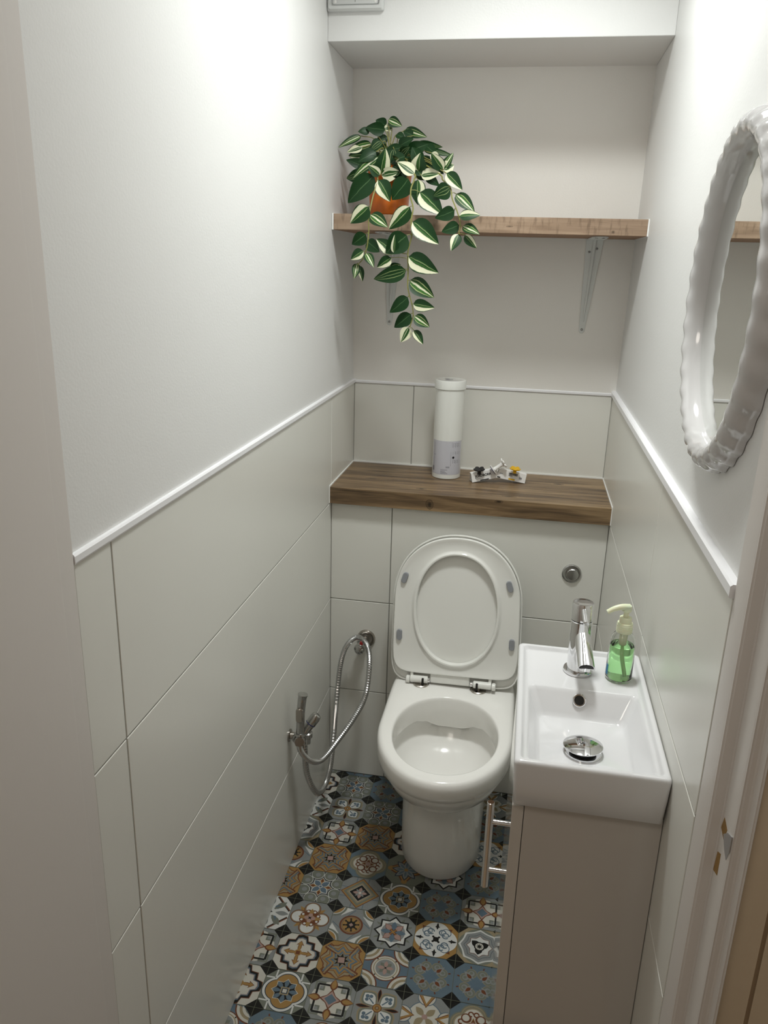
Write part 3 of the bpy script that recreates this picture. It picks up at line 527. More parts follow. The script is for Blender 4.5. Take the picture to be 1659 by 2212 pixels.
# hallway seen past the right side of the frame and around the camera
struct(obj('wall_hall_right', vprism([(.806, -1.322), (.806, -1.396), (.95, -1.396), (.95, -1.322)], 0, CEIL), 'hall_paint_lit', smooth=0))
struct(obj('hall_gap_shade', vprism([(.812, -1.396), (.812, -1.407), (.95, -1.407), (.95, -1.396)], 0, CEIL), 'gap_shade', smooth=0))  # dark strip set back in the gap, standing for its shade
struct(obj('wall_hall_side', vprism([(.806, -1.407), (.806, -3.0), (.95, -3.0), (.95, -1.407)], 0, CEIL), 'hall_paint_lit', smooth=0))
struct(obj('wall_hall_back', box(-.9, .95, -3.1, -3.0, 0, CEIL), 'ceiling_paint', smooth=0))
struct(obj('wall_hall_left', box(-1.0, -.9, -3.1, -1.60, 0, CEIL), 'ceiling_paint', smooth=0))
struct(obj('wall_hall_front', box(-1.0, -.10, -1.60, -1.36, 0, CEIL), 'ceiling_paint', smooth=0))
struct(obj('floor_hall', box(-1.0, .95, -3.1, FY0, -.05, 0), 'hall_paint_lit', smooth=0))
struct(obj('ceiling_hall', box(-1.0, .95, -3.1, -1.30, CEIL+.0005, CEIL+.05), 'ceiling_paint', smooth=0))

# ------------------------------------------------------------------ ledge and wall shelf
lg = thing('ledge', (.39, .13, .901), 'dark brown wood-grain ledge on the tiled boxing behind the toilet', 'shelf')
obj('board', box(.0015, WX-.0015, -.022, YB-.008, .901, .949, bev=.0012, seg=2), 'wood_dark', lg, 0)
bm = bmesh.new()
for a in ((0, .0022, -.0215, YB-.006, .901, .9525), (WX-.0022, WX, -.0215, YB-.006, .901, .9525), (.0, WX, YB-.0095, YB-.006, .9485, .953)): add_box(bm, *a)
obj('sealant', bm, 'caulk', lg, 0, 'thin white sealant line')
sh = thing('wall_shelf', (.39, .1, 1.634), 'weathered light brown wooden shelf high across the niche', 'shelf')
obj('board', box(.002, WU-.003, -.0055, .24, 1.634, 1.6725, bev=.0006, seg=1), 'wood_light', sh, 0)
obj('underside', box(.003, WU-.004, -.004, .239, 1.6335, 1.6345), 'wood_under', sh, 0, 'plain brown underside')
for a in ((-.002, .002, -.006, .235, 1.6335, 1.6735), (WU-.003, WU, -.006, .235, 1.6335, 1.6735)): obj('sealant', box(*a), 'caulk', sh, 0, 'thin white sealant line')

def wall_y(z): return .289+(z-1.205)/(1.62-1.205)*(.246-.289) if z < 1.62 else .246-(z-1.62)*.064
def bracket(x, label):
    t = thing('shelf_bracket', (x, .244, 1.39), label, 'bracket', 'painted metal brackets under the upper shelf')
    zt, zb = 1.6315, 1.386; yt, yb = wall_y(zt)-.0005, wall_y(zb)-.0005
    bm = bmesh.new(); N = 10
    rings = []
    for i in range(N+1):
        k = i/N; z = zb+(zt-zb)*k; y = yb+(yt-yb)*k; hw = .0075+.0155*k; c = x-.004+.010*k
        rg = min(1, max(0, (k-.12)/.15))*min(1, (1.06-k)/.1)
        us = [-1, -.30, -.14, 0, .14, .30, 1]
        fr = [Vector((c+hw*u, y-.0022-(.005*rg if abs(u) < .2 else 0)-(.0015*rg if abs(u) == 1 else 0), z)) for u in us]
        rings.append(fr+[Vector((c+hw, y, z)), Vector((c-hw, y, z))])
    loft(bm, rings)
    add_cyl(bm, (x-.004, yb, zb), (0, -1, 0), .0075, .0022, bev=.0003)
    obj('wall_plate', bm, 'bracket', t)
    bm = bmesh.new()
    add_prism(bm, [(x-.016, yt, zt-.001), (x-.014, .06, zt-.001), (x-.006, .035, zt-.001), (x+.016, .03, zt-.001), (x+.026, .055, zt-.001), (x+.029, yt, zt-.001)], (0, 0, .0022))
    obj('top_plate', bm, 'bracket', t)
    for sx, sz in ((-.006, 1.599), (.0135, 1.608), (-.004, 1.389)):
        y = wall_y(sz)-.0026; bm = lathe((x+sx, y+.001, sz), (0, -1, 0), [(0, .0036), (.002, .0036), (.003, .0022), (.0018, .0013), (.001, .001)], 16)
        s = obj('screw', bm, 'screw_metal', t)
    for sx, sy in ((-.006, .075), (.012, .06), (.012, .09)):
        obj('slot', box(x+sx, x+sx+.008, sy, sy+.005, zt-.0016, zt-.0009), 'hole', t, 0)
bracket(.670, 'grey-white metal shelf bracket, right one, fully in view under the shelf')
bracket(.112, 'grey-white metal shelf bracket, left one, behind the trailing plant')

# ------------------------------------------------------------------ vent on the bulkhead
vt = thing('air_vent', (.064, -.056, 2.13), 'square pale grey plastic vent on the bulkhead, cut by the top edge', 'vent')
bm = bmesh.new(); x0, x1, z0, z1 = -.0015, .131, 2.108, 2.245
def rr(x0, x1, z0, z1, y, r=.004): return [Vector((p.x, y, p.y)) for p in rrect(x0, x1, z0, z1, r, 0, 4)]
loft(bm, [rr(x0, x1, z0, z1, -.056), rr(x0, x1, z0, z1, -.066), rr(x0+.004, x1-.004, z0+.004, z1-.004, -.071), rr(x0+.009, x1-.009, z0+.010, z1-.010, -.071), rr(x0+.010, x1-.010, z0+.011, z1-.011, -.064),
          rr(x0+.012, x1-.012, z0+.013, z1-.013, -.064), rr(x0+.013, x1-.013, z0+.014, z1-.014, -.067)], True, True)
obj('frame', bm, 'vent', vt)
bm = bmesh.new()
for i in range(7): add_box(bm, x0+.022, x1-.022, -.069, -.0665, z0+.028+i*.014, z0+.031+i*.014)
add_box(bm, .0637, .0655, -.0675, -.0665, z0+.018, z1-.02)
obj('louvre', bm, 'grout', vt, 0)
for sx in (x0+.019, x1-.019): obj('screw_cap', lathe((sx, -.0665, z0+.019), (0, -1, 0), [(0, .0032), (.0012, .003), (.0016, .0015)], 14), 'white_plastic', vt)

# ------------------------------------------------------------------ ceiling light
cl = thing('ceiling_light', (LAMP[0], LAMP[1], CEIL), 'round white ceiling light above the basin, out of frame', 'lamp')
obj('trim_ring', lathe((LAMP[0], LAMP[1], CEIL), (0, 0, -1), [(0, .10), (.006, .10), (.009, .095), (.009, .088), (.004, .087)], 48), 'white_plastic', cl)
m, N, L, b = node_mat('diffuser'); b.inputs['Emission Color'].default_value = (1, .98, .95, 1); b.inputs['Emission Strength'].default_value = 6
obj('diffuser', lathe((LAMP[0], LAMP[1], CEIL-.004), (0, 0, -1), [(0, .0865), (.004, .0865), (.006, .08)], 48), 'diffuser', cl)

# ------------------------------------------------------------------ canister with lid
ct = thing('canister', (.307, .192, .949), 'tall white plastic-wrapped cylinder with round lid on the ledge', 'canister')
CX, CY = .307, .192
obj('body', lathe((CX, CY, .9491), (0, 0, 1), [(0, .0405), (.0015, .0425), (.006, .0428), (.262, .0428), (.264, .041)], 64), 'canister', ct)
obj('lid', lathe((CX, CY, 1.2125), (0, 0, 1), [(0, .0440), (.001, .0456), (.023, .0456), (.0255, .0442), (.0262, .042), (.0255, .040), (.0255, .001)], 64), 'canister', ct)
def cyl_patch(a0, a1, z0, z1, r, n=24, rot0=-90):
    bm = bmesh.new(); P = []
    for i in range(n+1):
        a = radians(rot0+a0+(a1-a0)*i/n); P.append((CX+r*cos(a), CY+r*sin(a)))
    for (xa, ya), (xb, yb) in zip(P, P[1:]): bm.faces.new([bm.verts.new(p) for p in ((xa, ya, z0), (xb, yb, z0), (xb, yb, z1), (xa, ya, z1))])
    bmesh.ops.remove_doubles(bm, verts=bm.verts, dist=1e-6); return bm
lab = obj('paper_label', cyl_patch(-66, 74, .963, 1.064, .0431, 40), 'canister_label', ct, label='grey-lilac printed label')
bm = bmesh.new()
def cp(*a, r=.04325, n=3): merge(bm, cyl_patch(*a, r=r, n=n))
for a in ((25, 78, 1.0595, 1.0600), (25, 26, 1.045, 1.0600), (20, 21, .990, 1.033), (20, 78, 1.0325, 1.033), (20, 78, .9895, .990)): cp(*a)
for i in range(6): cp(28, 62-(i % 3)*2, 1.0455+i*.0022, 1.0464+i*.0022)
for i in range(4): cp(28, 68-(i % 2)*6, 1.0245+i*.0022, 1.0254+i*.0022)
for i in range(6): cp(28, 66-(i % 3)*4, .9975+i*.0018, .9983+i*.0018)
for i in range(4): cp(-18, 10-(i*5) % 14, .966+i*.0036, .9675+i*.0036)
cp(-52, -50.5, .985, 1.058); cp(-60, -50, .972, .986, n=6); cp(-56, -45, 1.020, 1.0212)
for k in range(5): cp(3+k*3, 5+k*3, .984, .9885)
cp(3, 17, .984, .985)
obj('print', bm, 'print_grey', lab, 0, label='grey lettering and drawings')
bm = bmesh.new(); a = radians(-90+31); c = Vector((CX+.0434*cos(a), CY+.0434*sin(a), 1.0155)); d = Vector((cos(a), sin(a), 0))
add_lathe(bm, c, d, [(0, .0034), (.0002, .0034), (.0002, .0022), (.0, .0022)], 20); obj('printed_symbol', bm, 'black', lab)
bm = bmesh.new()
for dx, dy in ((-.014, .006), (-.010, -.004), (-.004, -.012), (.002, .004), (-.008, .010)): add_box(bm, CX+dx-.004, CX+dx+.004, CY+dy-.0012, CY+dy+.0012, 1.2384, 1.2388)
obj('lid_print', bm, 'print_grey', ct, 0, 'small grey marks on the lid')

# ------------------------------------------------------------------ pack of flower shaped hooks
hp = thing('hook_pack', (.46, .165, .949), 'small printed white card sleeve with black, white and yellow flower hooks on the ledge', 'hooks')
def sleeve(p0, p1, w=.030, h=.026):
    """folded triangular card sleeve between two points, front face towards the viewer"""
    p0, p1 = Vector(p0), Vector(p1); t = (p1-p0).normalized(); up = Vector((0, 0, 1)); b = t.cross(up).normalized()   # b points to the viewer
    if b.y > 0: b = -b
    up = b.cross(t); up = up if up.z > 0 else -up; th = .0006
    sec = [b*.006, b*.002+up*h, -b*(w-.018)+up*(h+.001), -b*(w-.006)]
    inn = [b*(.006-th*2)+up*th, b*(.002-th)+up*(h-th), -b*(w-.018-th)+up*(h+.001-th), -b*(w-.006-th*2)+up*th]
    bm = bmesh.new(); L0 = [[p+s for s in sec] for p in (p0, p1)]; I0 = [[p+s for s in inn] for p in (p0, p1)]
    loft(bm, [I0[0], L0[0], L0[1], I0[1]], False, False, closed=True); return bm, t, b, up
bm, t1, b1, u1 = sleeve((.389, .140, .9500), (.462, .165, .9640)); card = obj('card_sleeve', bm, 'card', hp, 0)
bm, t2, b2, u2 = sleeve((.460, .165, .9640), (.541, .172, .9500)); card2 = obj('card_sleeve', bm, 'card', hp, 0)
def face_mtx(org, t, b, up):
    upf = (up*.026-b*.004).normalized(); n = t.cross(upf); n = n if n.dot(b) > 0 else -n
    return Matrix(((t.x, upf.x, n.x, org.x), (t.y, upf.y, n.y, org.y), (t.z, upf.z, n.z, org.z), (0, 0, 0, 1)))
o1 = Vector((.389, .140, .950))+b1*.0062; M1 = face_mtx(o1, t1, b1, u1)
def lift(M, x, y): return M @ Matrix.Translation((x, y, .0004))
bm = text_bm('JORDBORR', .0095, lift(M1, .011, .0125)); merge(bm, text_bm('Design Mikko Hellsberg', .0030, lift(M1, .011, .0070))) if False else None
obj('lettering', bm, 'black', card, 0, 'bold black printed word')
def flat(M, rects):
    bm = bmesh.new()
    for x0, x1, y0, y1 in rects: bm.faces.new([bm.verts.new(M @ Vector((x, y, .0005))) for x, y in ((x0, y0), (x1, y0), (x1, y1), (x0, y1))])
    return bm
obj('fine_print', flat(M1, [(.011+i*.0036, .0142+i*.0036, .0075, .0085) for i in range(6)]), 'print_grey', card, 0)
obj('slot', flat(M1, [(.024, .050, .0008, .0035)]), 'black', card, 0)
o2 = Vector((.460, .165, .964))+b2*.0062; M2 = face_mtx(o2, t2, b2, u2)
rs = []; x = .031
random.seed(3)
while x < .056: w = random.choice((.0005, .0008, .0012)); rs.append((x, x+w, .0155, .0225)); x += w+random.choice((.0005, .0009))
obj('barcode', flat(M2, rs+[(.031, .043, .0128, .0142)]), 'black', card2, 0)
obj('slot', flat(M2, [(.033, .052, .0015, .0058)]), 'hook_yellow', card2, 0, 'yellow base showing through slot')
obj('fine_print', flat(M2, [(.004, .014, .014, .0155)]), 'print_grey', card2, 0)
obj('print', flat(M2, [(.063, .0645, .010, .0145), (.0652, .0667, .010, .0145), (.0674, .0689, .010, .0145), (.0696, .0711, .010, .0145), (.063, .0711, .0118, .0126), (.063, .071, .008, .0087)]), 'print_grey', card2, 0)
obj('slot', flat(M2, [(-.009, .009, .001, .0045)]), 'black', card2, 0)
def flower_hook(base, d, length, stem_r, R, m, label, foot=0):
    d = Vector(d).normalized(); u, v = frame(d); base = Vector(base); c = base+d*length
    bm = bmesh.new(); add_lathe(bm, base, d, [(0, stem_r*1.1), (length*.3, stem_r*.95), (length*.8, stem_r), (length, stem_r*1.5)], 20)
    n = 60; f = lambda a: R*(.66+.34*abs(cos(2.5*a))**.6)
    rings = [[c+d*h+(u*cos(2*pi*i/n)+v*sin(2*pi*i/n))*max(f(2*pi*i/n)+o, .001)*k+d*(bend*(k*f(2*pi*i/n)/R)**2) for i in range(n)] for h, k, o, bend in ((-.0015, .25, 0, .004), (-.001, 1, -.0012, .004), (.001, 1, 0, .004), (.003, 1, -.0012, .004), (.0022, .3, 0, .004))]
    loft(bm, rings)
    if foot: add_lathe(bm, base-d*.001, -d, [(0, stem_r*2), (.001, foot), (.0022, foot), (.003, foot-.001)], 32)
    return obj('flower_hook', bm, m, hp, label=label)
flower_hook((.409, .140, .9755), (-.06, -.12, 1), .011, .0052, .0175, 'hook_black', 'black flower-shaped hook')
flower_hook((.510, .155, .9825), (.08, -.1, 1), .009, .0052, .0165, 'hook_yellow', 'yellow flower-shaped hook')
wh = flower_hook((.451, .150, .990), (.80, .15, .60), .029, .0058, .0165, 'white_plastic', 'white flower-shaped hook lying on its side', foot=.0165)
d = Vector((.80, .15, .60)).normalized(); obj('adhesive_pad', lathe(Vector((.451, .150, .990))-d*.0042, -d, [(0, .0145), (.0012, .0145)], 32), 'blue_ring', wh, label='dark blue round pad')

# ------------------------------------------------------------------ toilet
TC = .389
tl = thing('toilet', (TC, -.28, 0), 'white ceramic back-to-wall toilet with its seat and lid raised', 'toilet')
NT = 160
def dshape(hw, yb, yf, strt, z, xc=TC, rb=.03, n=NT, e=2.05):
    """D outline: square-ish back at yb, straight sides until strt, elliptical front to yf; sampled by angle"""
    pts = []; cy = strt
    for i in range(n):
        a = 2*pi*i/n; c, s = cos(a), sin(a)
        if s <= 0:
            r = 1/((abs(c)/hw)**e+(abs(s)/abs(yf-cy))**e)**(1/e)
        else:
            k = 7 if rb < .05 else 4
            r = 1/((abs(c)/hw)**k+(abs(s)/abs(yb-cy))**k)**(1/k)
        pts.append(Vector((xc+r*c, cy+r*s, z)))
    return pts
R = [dshape(.106, -.002, -.400, -.26, .0004), dshape(.109, -.002, -.405, -.26, .006), dshape(.110, -.002, -.408, -.26, .05), dshape(.110, -.002, -.413, -.26, .15), dshape(.110, -.002, -.424, -.265, .235),
     dshape(.112, -.002, -.430, -.265, .244), dshape(.118, -.002, -.440, -.27, .249), dshape(.134, -.002, -.470, -.28, .266), dshape(.150, -.002, -.505, -.30, .296), dshape(.160, -.002, -.529, -.315, .328), dshape(.1640, -.002, -.540, -.325, .350), dshape(.1636, -.002, -.5395, -.325, .3572),
     dshape(.1695, -.002, -.5515, -.325, .3578), dshape(.1722, -.002, -.558, -.325, .362), dshape(.1738, -.002, -.566, -.325, .382), dshape(.1738, -.002, -.568, -.325, .402), dshape(.1715, -.003, -.5655, -.325, .4125), dshape(.167, -.006, -.561, -.325, .4185), dshape(.160, -.010, -.554, -.325, .4208)]
IC = (.391, -.352)
def oval(hw, hf, hb, z, cx=IC[0], cy=IC[1], n=NT, e=2.1, zf=None):
    out = []
    for i in range(n):
        a = 2*pi*i/n; c, s = cos(a), sin(a); h = hb if s > 0 else hf
        r = 1/((abs(c)/hw)**e+(abs(s)/h)**e)**(1/e)
        out.append(Vector((cx+r*c, cy+r*s, z if zf is None else zf(a))))
    return out
LZ = ((-1, .412), (-.5, .404), (-.2, .388), (.15, .368), (.5, .363), (.8, .366), (.9, .358), (1, .336))
def lipz(a):
    s = sin(a)
    for (s0, z0), (s1, z1) in zip(LZ, LZ[1:]):
        if s <= s1+1e-9:
            k = (s-s0)/(s1-s0); k = k*k*(3-2*k) if s0 > .7 else k
            return z0+(z1-z0)*k
    return LZ[-1][1]
R += [oval(.1385, .1805, .1725, .4208), oval(.1355, .1775, .1695, .4198), oval(.1335, .1755, .1675, .4165), oval(.1325, .1745, .1665, .410),
      oval(.1315, .174, .160, 0, zf=lipz), oval(.1330, .1745, .162, 0, zf=lambda a: lipz(a)-.003), oval(.144, .1775, .180, 0, zf=lambda a: lipz(a)-.002), oval(.150, .179, .190, 0, zf=lambda a: lipz(a)-.009),
      oval(.151, .179, .192, 0, zf=lambda a: lipz(a)-.020), oval(.140, .166, .180, .318, cy=-.348), oval(.124, .130, .160, .288, cy=-.348), oval(.098, .084, .130, .260, cy=-.350), oval(.066, .056, .070, .2465, cy=-.370),
      oval(.057, .049, .056, .240, cy=-.373), oval(.053, .044, .050, .228, cy=-.371), oval(.046, .036, .044, .165, cy=-.364)]
bm = bmesh.new(); loft(bm, R, True, True); obj('bowl', bm, 'ceramic', tl, smooth=50)
obj('water', (lambda b: (loft(b, [oval(.0425, .040, .052, .180, cy=-.359), oval(.0425, .040, .052, .181, cy=-.359)]), b)[1])(bmesh.new()), 'clear_plastic', tl)
# raised lid and seat live in a leaning plane: s across, t up the plane, q towards the viewer
TO = Vector((TC, -.118, .4285)); TU = Vector((-.012, .062, .418)).normalized(); TS = Vector((1, -.02, .03)).normalized(); TQ = TS.cross(TU).normalized()
if TQ.y > 0: TQ = -TQ
def tp(s, t, q): return TO+TS*s+TU*t+TQ*q
def lidring(hw, t0, t1, tc, q, r=.02, n=NT, e=2.15):
    out = []
    for i in range(n):
        a = 2*pi*i/n; c, s = cos(a), sin(a)
        if s >= 0: rr_ = 1/((abs(c)/hw)**e+(abs(s)/(t1-tc))**e)**(1/e)
        else:
            k = 9; rr_ = 1/((abs(c)/(hw*(1+.02*abs(s))))**k+(abs(s)/(tc-t0))**k)**(1/k)
        out.append(tp(rr_*c, tc+rr_*s, q))
    return out
def ovr(hw, h, tc, q, e=2.15):
    return [tp(*[f(2*pi*i/NT) for f in (lambda a: cos(a)/((abs(cos(a))/hw)**e+(abs(sin(a))/h)**e)**(1/e), lambda a: tc+sin(a)/((abs(cos(a))/hw)**e+(abs(sin(a))/h)**e)**(1/e))], q) for i in range(NT)]
bm = bmesh.new()
loft(bm, [lidring(.170, .004, .417, .235, -.016), lidring(.176, .0, .423, .235, -.013), lidring(.1795, -.004, .427, .235, -.004), lidring(.1795, -.004, .427, .235, .003), lidring(.1780, -.002, .4255, .235, .005), lidring(.1755, .0, .423, .235, .004), lidring(.1745, .001, .422, .235, .0)])
lid = obj('lid', bm, 'seat_plastic', tl, smooth=50)
bm = bmesh.new(); SB = .026
loft(bm, [lidring(.168, SB+.004, .415, .235, .001), lidring(.1735, SB, .420, .235, .004), lidring(.1745, SB-.001, .421, .235, .012), lidring(.1715, SB+.002, .418, .235, .0165), lidring(.1650, SB+.008, .411, .235, .0155), lidring(.160, SB+.012, .406, .235, .0135),
          ovr(.127, .170, .216, .0135), ovr(.122, .165, .216, .0145), ovr(.119, .162, .216, .019), ovr(.116, .159, .216, .020), ovr(.113, .156, .216, .0185), ovr(.1115, .1545, .216, .012), ovr(.1115, .1545, .216, .001)], False, False, closed=True)
seat = obj('seat', bm, 'seat_plastic', tl, smooth=50)
bm = bmesh.new()
P = [tp(s, t, .004) for s, t in ((-.066, .000), (.045, .000), (.045, .034), (-.066, .034))]; add_prism(bm, P, TQ*.008); bmesh.ops.bevel(bm, geom=bm.edges[:], offset=.002, segments=2, affect='EDGES')
obj('seat_bridge', bm, 'seat_plastic', seat)
for s, t, a in ((-.146, .300, -18), (.143, .296, 18), (-.157, .135, 0), (.156, .133, 0)):
    bm = bmesh.new(); c, sn = cos(radians(a)), sin(radians(a)); pts = []
    for p in rrect(-.0075, .0075, -.0155, .0155, .0073, 0, 6): pts.append((s+p.x*c-p.y*sn, t+p.x*sn+p.y*c))
    cx_ = sum(p[0] for p in pts)/len(pts); cy_ = sum(p[1] for p in pts)/len(pts)
    loft(bm, [[tp(x, y, .012) for x, y in pts], [tp(x, y, .0195) for x, y in pts], [tp(cx_+(x-cx_)*.86, cy_+(y-cy_)*.93, .0215) for x, y in pts]])
    obj('bumper', bm, 'bumper', seat, label='small grey rubber bumper')
for s0, s1 in ((-.134, -.066), (.118, .046)):
    sg = 1 if s1 > s0 else -1; h = None
    bm = bmesh.new(); ax = TS*sg
    o = tp(s0+sg*.012, .008, .013); add_cyl(bm, o, ax, .0105, .050, bev=.0015)
    add_prism(bm, [tp(s0+sg*.012, .004, .004), tp(s0+sg*.020, .004, .004), tp(s0+sg*.020, .036, .004), tp(s0+sg*.012, .036, .004)], TQ*.010)
    h = obj('hinge', bm, 'hinge_plastic', tl)
    obj('end_block', (lambda b: (add_cyl(b, tp(s0, .006, .013), ax, .0110, .011, bev=.002), b)[1])(bmesh.new()), 'hinge_plastic', h)
    obj('pin', (lambda b: (add_cyl(b, tp(s1-sg*.010, .008, .013), ax, .0078, .0095, bev=.002), b)[1])(bmesh.new()), 'chrome', h, label='chrome hinge pin')
    sx = s1-sg*.020
    c = tp(sx, .0, .013); obj('slot', box(c.x-.003, c.x+.003, c.y-.0115, c.y-.002, c.z-.004, c.z+.016, bev=.001), 'hole', h)
    bx = TC+sx+(-.006 if s0 < 0 else .004)
    obj('fixing_disc', lathe((bx, -.128, .4203), (0, 0, 1), [(0, .0225), (.003, .0225), (.0048, .020), (.005, .006), (.012, .0055)], 40), 'nickel', h, label='round metal fixing disc')

# ------------------------------------------------------------------ flush button
fb = thing('flush_button', (.689, 0, .747), 'round chrome flush button on the tiles right of the raised lid', 'button')
obj('ring', lathe((.689, 0, .747), (0, -1, 0), [(0, .0265), (.0035, .0265), (.0055, .0235), (.0050, .0185), (.002, .018)], 48), 'chrome_dull', fb)
obj('push_button', lathe((.691, -.001, .745), (0, -1, 0), [(0, .0165), (.0065, .0165), (.008, .015), (.0086, .010), (.0088, .001)], 48), 'chrome_dull', fb)

# ------------------------------------------------------------------ wall valve and bidet spray
wv = thing('stop_valve', (.103, 0, .468), 'chrome stop valve with red mark on the tiles left of the toilet', 'valve')
obj('escutcheon', lathe((.112, 0, .480), (0, -1, 0), [(0, .0275), (.002, .0275), (.006, .0255), (.007, .0235), (.003, .018)], 40), 'nickel', wv)
obj('valve_body', lathe((.108, 0, .474), Vector((-.11, -1, -.12)), [(0, .012), (.02, .012), (.022, .016), (.030, .016), (.031, .013), (.045, .013)], 28), 'chrome_dull', wv)
k = obj('knob', lathe((.103, -.038, .468), Vector((-.11, -1, -.05)), [(0, .012), (.002, .0155), (.014, .0165), (.019, .0145), (.022, .009), (.0235, .0085), (.0245, .007), (.0245, .001)], 36), 'chrome_dull', wv)
obj('red_mark', box(.101, .111, -.052, -.036, .4795, .4865, bev=.002), 'red', k, label='red temperature mark')

bs = thing('bidet_spray', (.0, -.43, .40), 'chrome hand spray in a wall holder with a long looped metal hose', 'bidet spray')
obj('wall_flange', lathe((0.0005, -.425, .401), (1, 0, 0), [(0, .0165), (.002, .0165), (.003, .015), (.0035, .0095), (.019, .0095), (.020, .0085)], 32), 'nickel', bs)
bm = bmesh.new(); add_lathe(bm, (.018, -.423, .401), Vector((.35, -.2, -.1)), [(0, .015), (.002, .0165), (.006, .0165), (.008, .013), (.015, .012)], 28)
add_lathe(bm, (.031, -.434, .417), (.0, -.25, -1), [(0, .0145), (.004, .0150), (.0045, .0105), (.012, .011)], 28)
add_lathe(bm, (.026, -.425, .394), Vector((.25, -.8, .25)), [(0, .0105), (.012, .0135), (.026, .0138), (.0275, .0125)], 8)
hold = obj('holder', bm, 'chrome_dull', bs)
bm = bmesh.new()
add_lathe(bm, (.033, -.425, .404), Vector((.55, .35, .85)), [(0, .011), (.012, .0105), (.036, .0118), (.039, .0132), (.058, .0138), (.066, .0115), (.069, .006)], 28)
add_lathe(bm, (.046, -.416, .424), (0, 0, -1), [(0, .009), (.012, .0095), (.014, .0125), (.026, .0125), (.030, .0085), (.045, .0075)], 24)
vb = obj('valve', bm, 'chrome_dull', bs)
dd = Vector((.55, .35, .85)).normalized(); obj('collar', lathe(Vector((.033, -.425, .404))+dd*.0375, dd, [(0, .0133), (.0018, .0137)], 28), 'blue_ring', vb, label='dark blue ring')
pts = catmull([(.031, -.434, .400), (.032, -.436, .430), (.0335, -.437, .470), (.036, -.436, .505), (.039, -.434, .530)], 6)
bm = bmesh.new(); add_tube(bm, pts, lambda i: [.0105, .0105, .0106, .0110][min(3, i*4//len(pts))] + (.0015 if i > len(pts)-3 else 0), 24)
sp = obj('spray_head', bm, 'chrome_dull', bs)
bm = bmesh.new(); rings = []
for q, (w, h) in ((0, (.0088, .020)), (.0045, (.0088, .020)), (.006, (.0068, .018))):
    rings.append([Vector((.0335+p.x, -.4455-q, .477+p.y)) for p in rrect(-w, w, -h, h, w*.9, 0, 6)])
loft(bm, rings); obj('trigger', bm, 'nickel', sp, label='dark metal trigger plate')
bm = bmesh.new(); hpnt = catmull(HOSE, 26)
add_tube(bm, hpnt, lambda i: .0080 if i % 2 else .0071, 14)
obj('hose', bm, 'hose_metal', bs, smooth=20, label='ribbed silver hose')

# ------------------------------------------------------------------ vanity cabinet, basin, tap, plug
cb = thing('vanity_cabinet', (.67, -.88, 0), 'narrow glossy pale cabinet under the hand basin', 'cabinet')
obj('carcass', box(.5708, WX-.0008, -1.060, -.69, 0.0015, .7785, bev=.001), 'cabinet', cb, 0)
dr = obj('door', box(.552, .5700, -1.060, -.69, .02, .768, bev=.0012), 'cabinet_door', cb, 0)
bm = bmesh.new(); hx, hy = .5195, -1.027
add_cyl(bm, (hx, hy, .578), (0, 0, 1), .0060, .165, bev=.0008)
for z in (.706, .612): add_cyl(bm, (hx, hy, z), (1, 0, 0), .0042, .034, bev=.0004)
obj('handle', bm, 'chrome', dr, label='chrome bar handle')

bn = thing('hand_basin', (.66, -.88, .779), 'small white rectangular ceramic hand basin on the narrow cabinet', 'basin')
BX0, BX1, BY0, BY1, BZ = .548, WX-.0006, -1.079, -.687, .860
def br(dx, z, r, y0=None, y1=None, x0=None, x1=None):
    return rrect((x0 if x0 is not None else BX0)+dx, (x1 if x1 is not None else BX1)-dx, (y0 if y0 is not None else BY0)+dx, (y1 if y1 is not None else BY1)-dx, r, z, 6)
bm = bmesh.new()
loft(bm, [br(.006, .7795, .005), br(.004, .781, .006), br(.0015, .820, .007), br(.0, .853, .008), br(.0008, .8575, .008), br(.003, .8600, .008), br(.0085, .8605, .008), br(.0105, .8590, .008), br(.0125, .8545, .008),
          br(.016, .8520, .008), 
          rrect(.5665, .7575, -1.060, -.8275, .010, .8515, 6), rrect(.569, .755, -1.0575, -.8310, .012, .8490, 6), rrect(.571, .753, -1.055, -.8345, .013, .8445, 6),
          rrect(.583, .739, -1.012, -.852, .014, .815, 6), rrect(.587, .735, -1.004, -.856, .014, .8090, 6), rrect(.592, .730, -.998, -.861, .013, .8062, 6), rrect(.635, .685, -.955, -.905, .02, .8045, 6)])
obj('bowl', bm, 'basin_ceramic', bn, smooth=60)
# overflow ring sits on the sloping back wall of the bowl
od = Vector((0, -.86, .51)).normalized(); oc = Vector((.657, -.8400, .8352))+od*.0008
ov = obj('overflow_ring', lathe(oc, od, [(0, .0118), (.002, .0118), (.0032, .0105), (.0030, .0085), (.0012, .0078)], 36, True, False), 'chrome', bn, label='chrome overflow ring')
obj('overflow_hole', lathe(oc+od*.0006, od, [(0, .0082), (.0006, .0082)], 32), 'hole', ov, label='dark hole')
pg = thing('basin_waste', (.660, -.930, .806), 'domed chrome pop-up plug standing open in the basin', 'plug')
PX, PY = .6600, -.952
obj('flange', lathe((PX, PY, .8050), (0, 0, 1), [(0, .030), (.0022, .030), (.0032, .028), (.0022, .023), (.0010, .0215), (.0008, .001)], 48), 'chrome', pg)
obj('throat', lathe((PX, PY, .8061), (0, 0, 1), [(0, .0215), (.0004, .0215)], 32), 'hole', pg, label='dark drain opening')
obj('stem', lathe((PX, PY, .8062), (0, 0, 1), [(0, .0185), (.006, .018), (.010, .012)], 28), 'black', pg)
obj('cap', lathe((PX-.0005, PY+.001, .8150), (-.03, .05, 1), [(0, .018), (.001, .0305), (.0022, .0322), (.0035, .0318), (.0062, .026), (.0084, .017), (.0094, .008), (.0096, .001)], 56), 'chrome', pg)

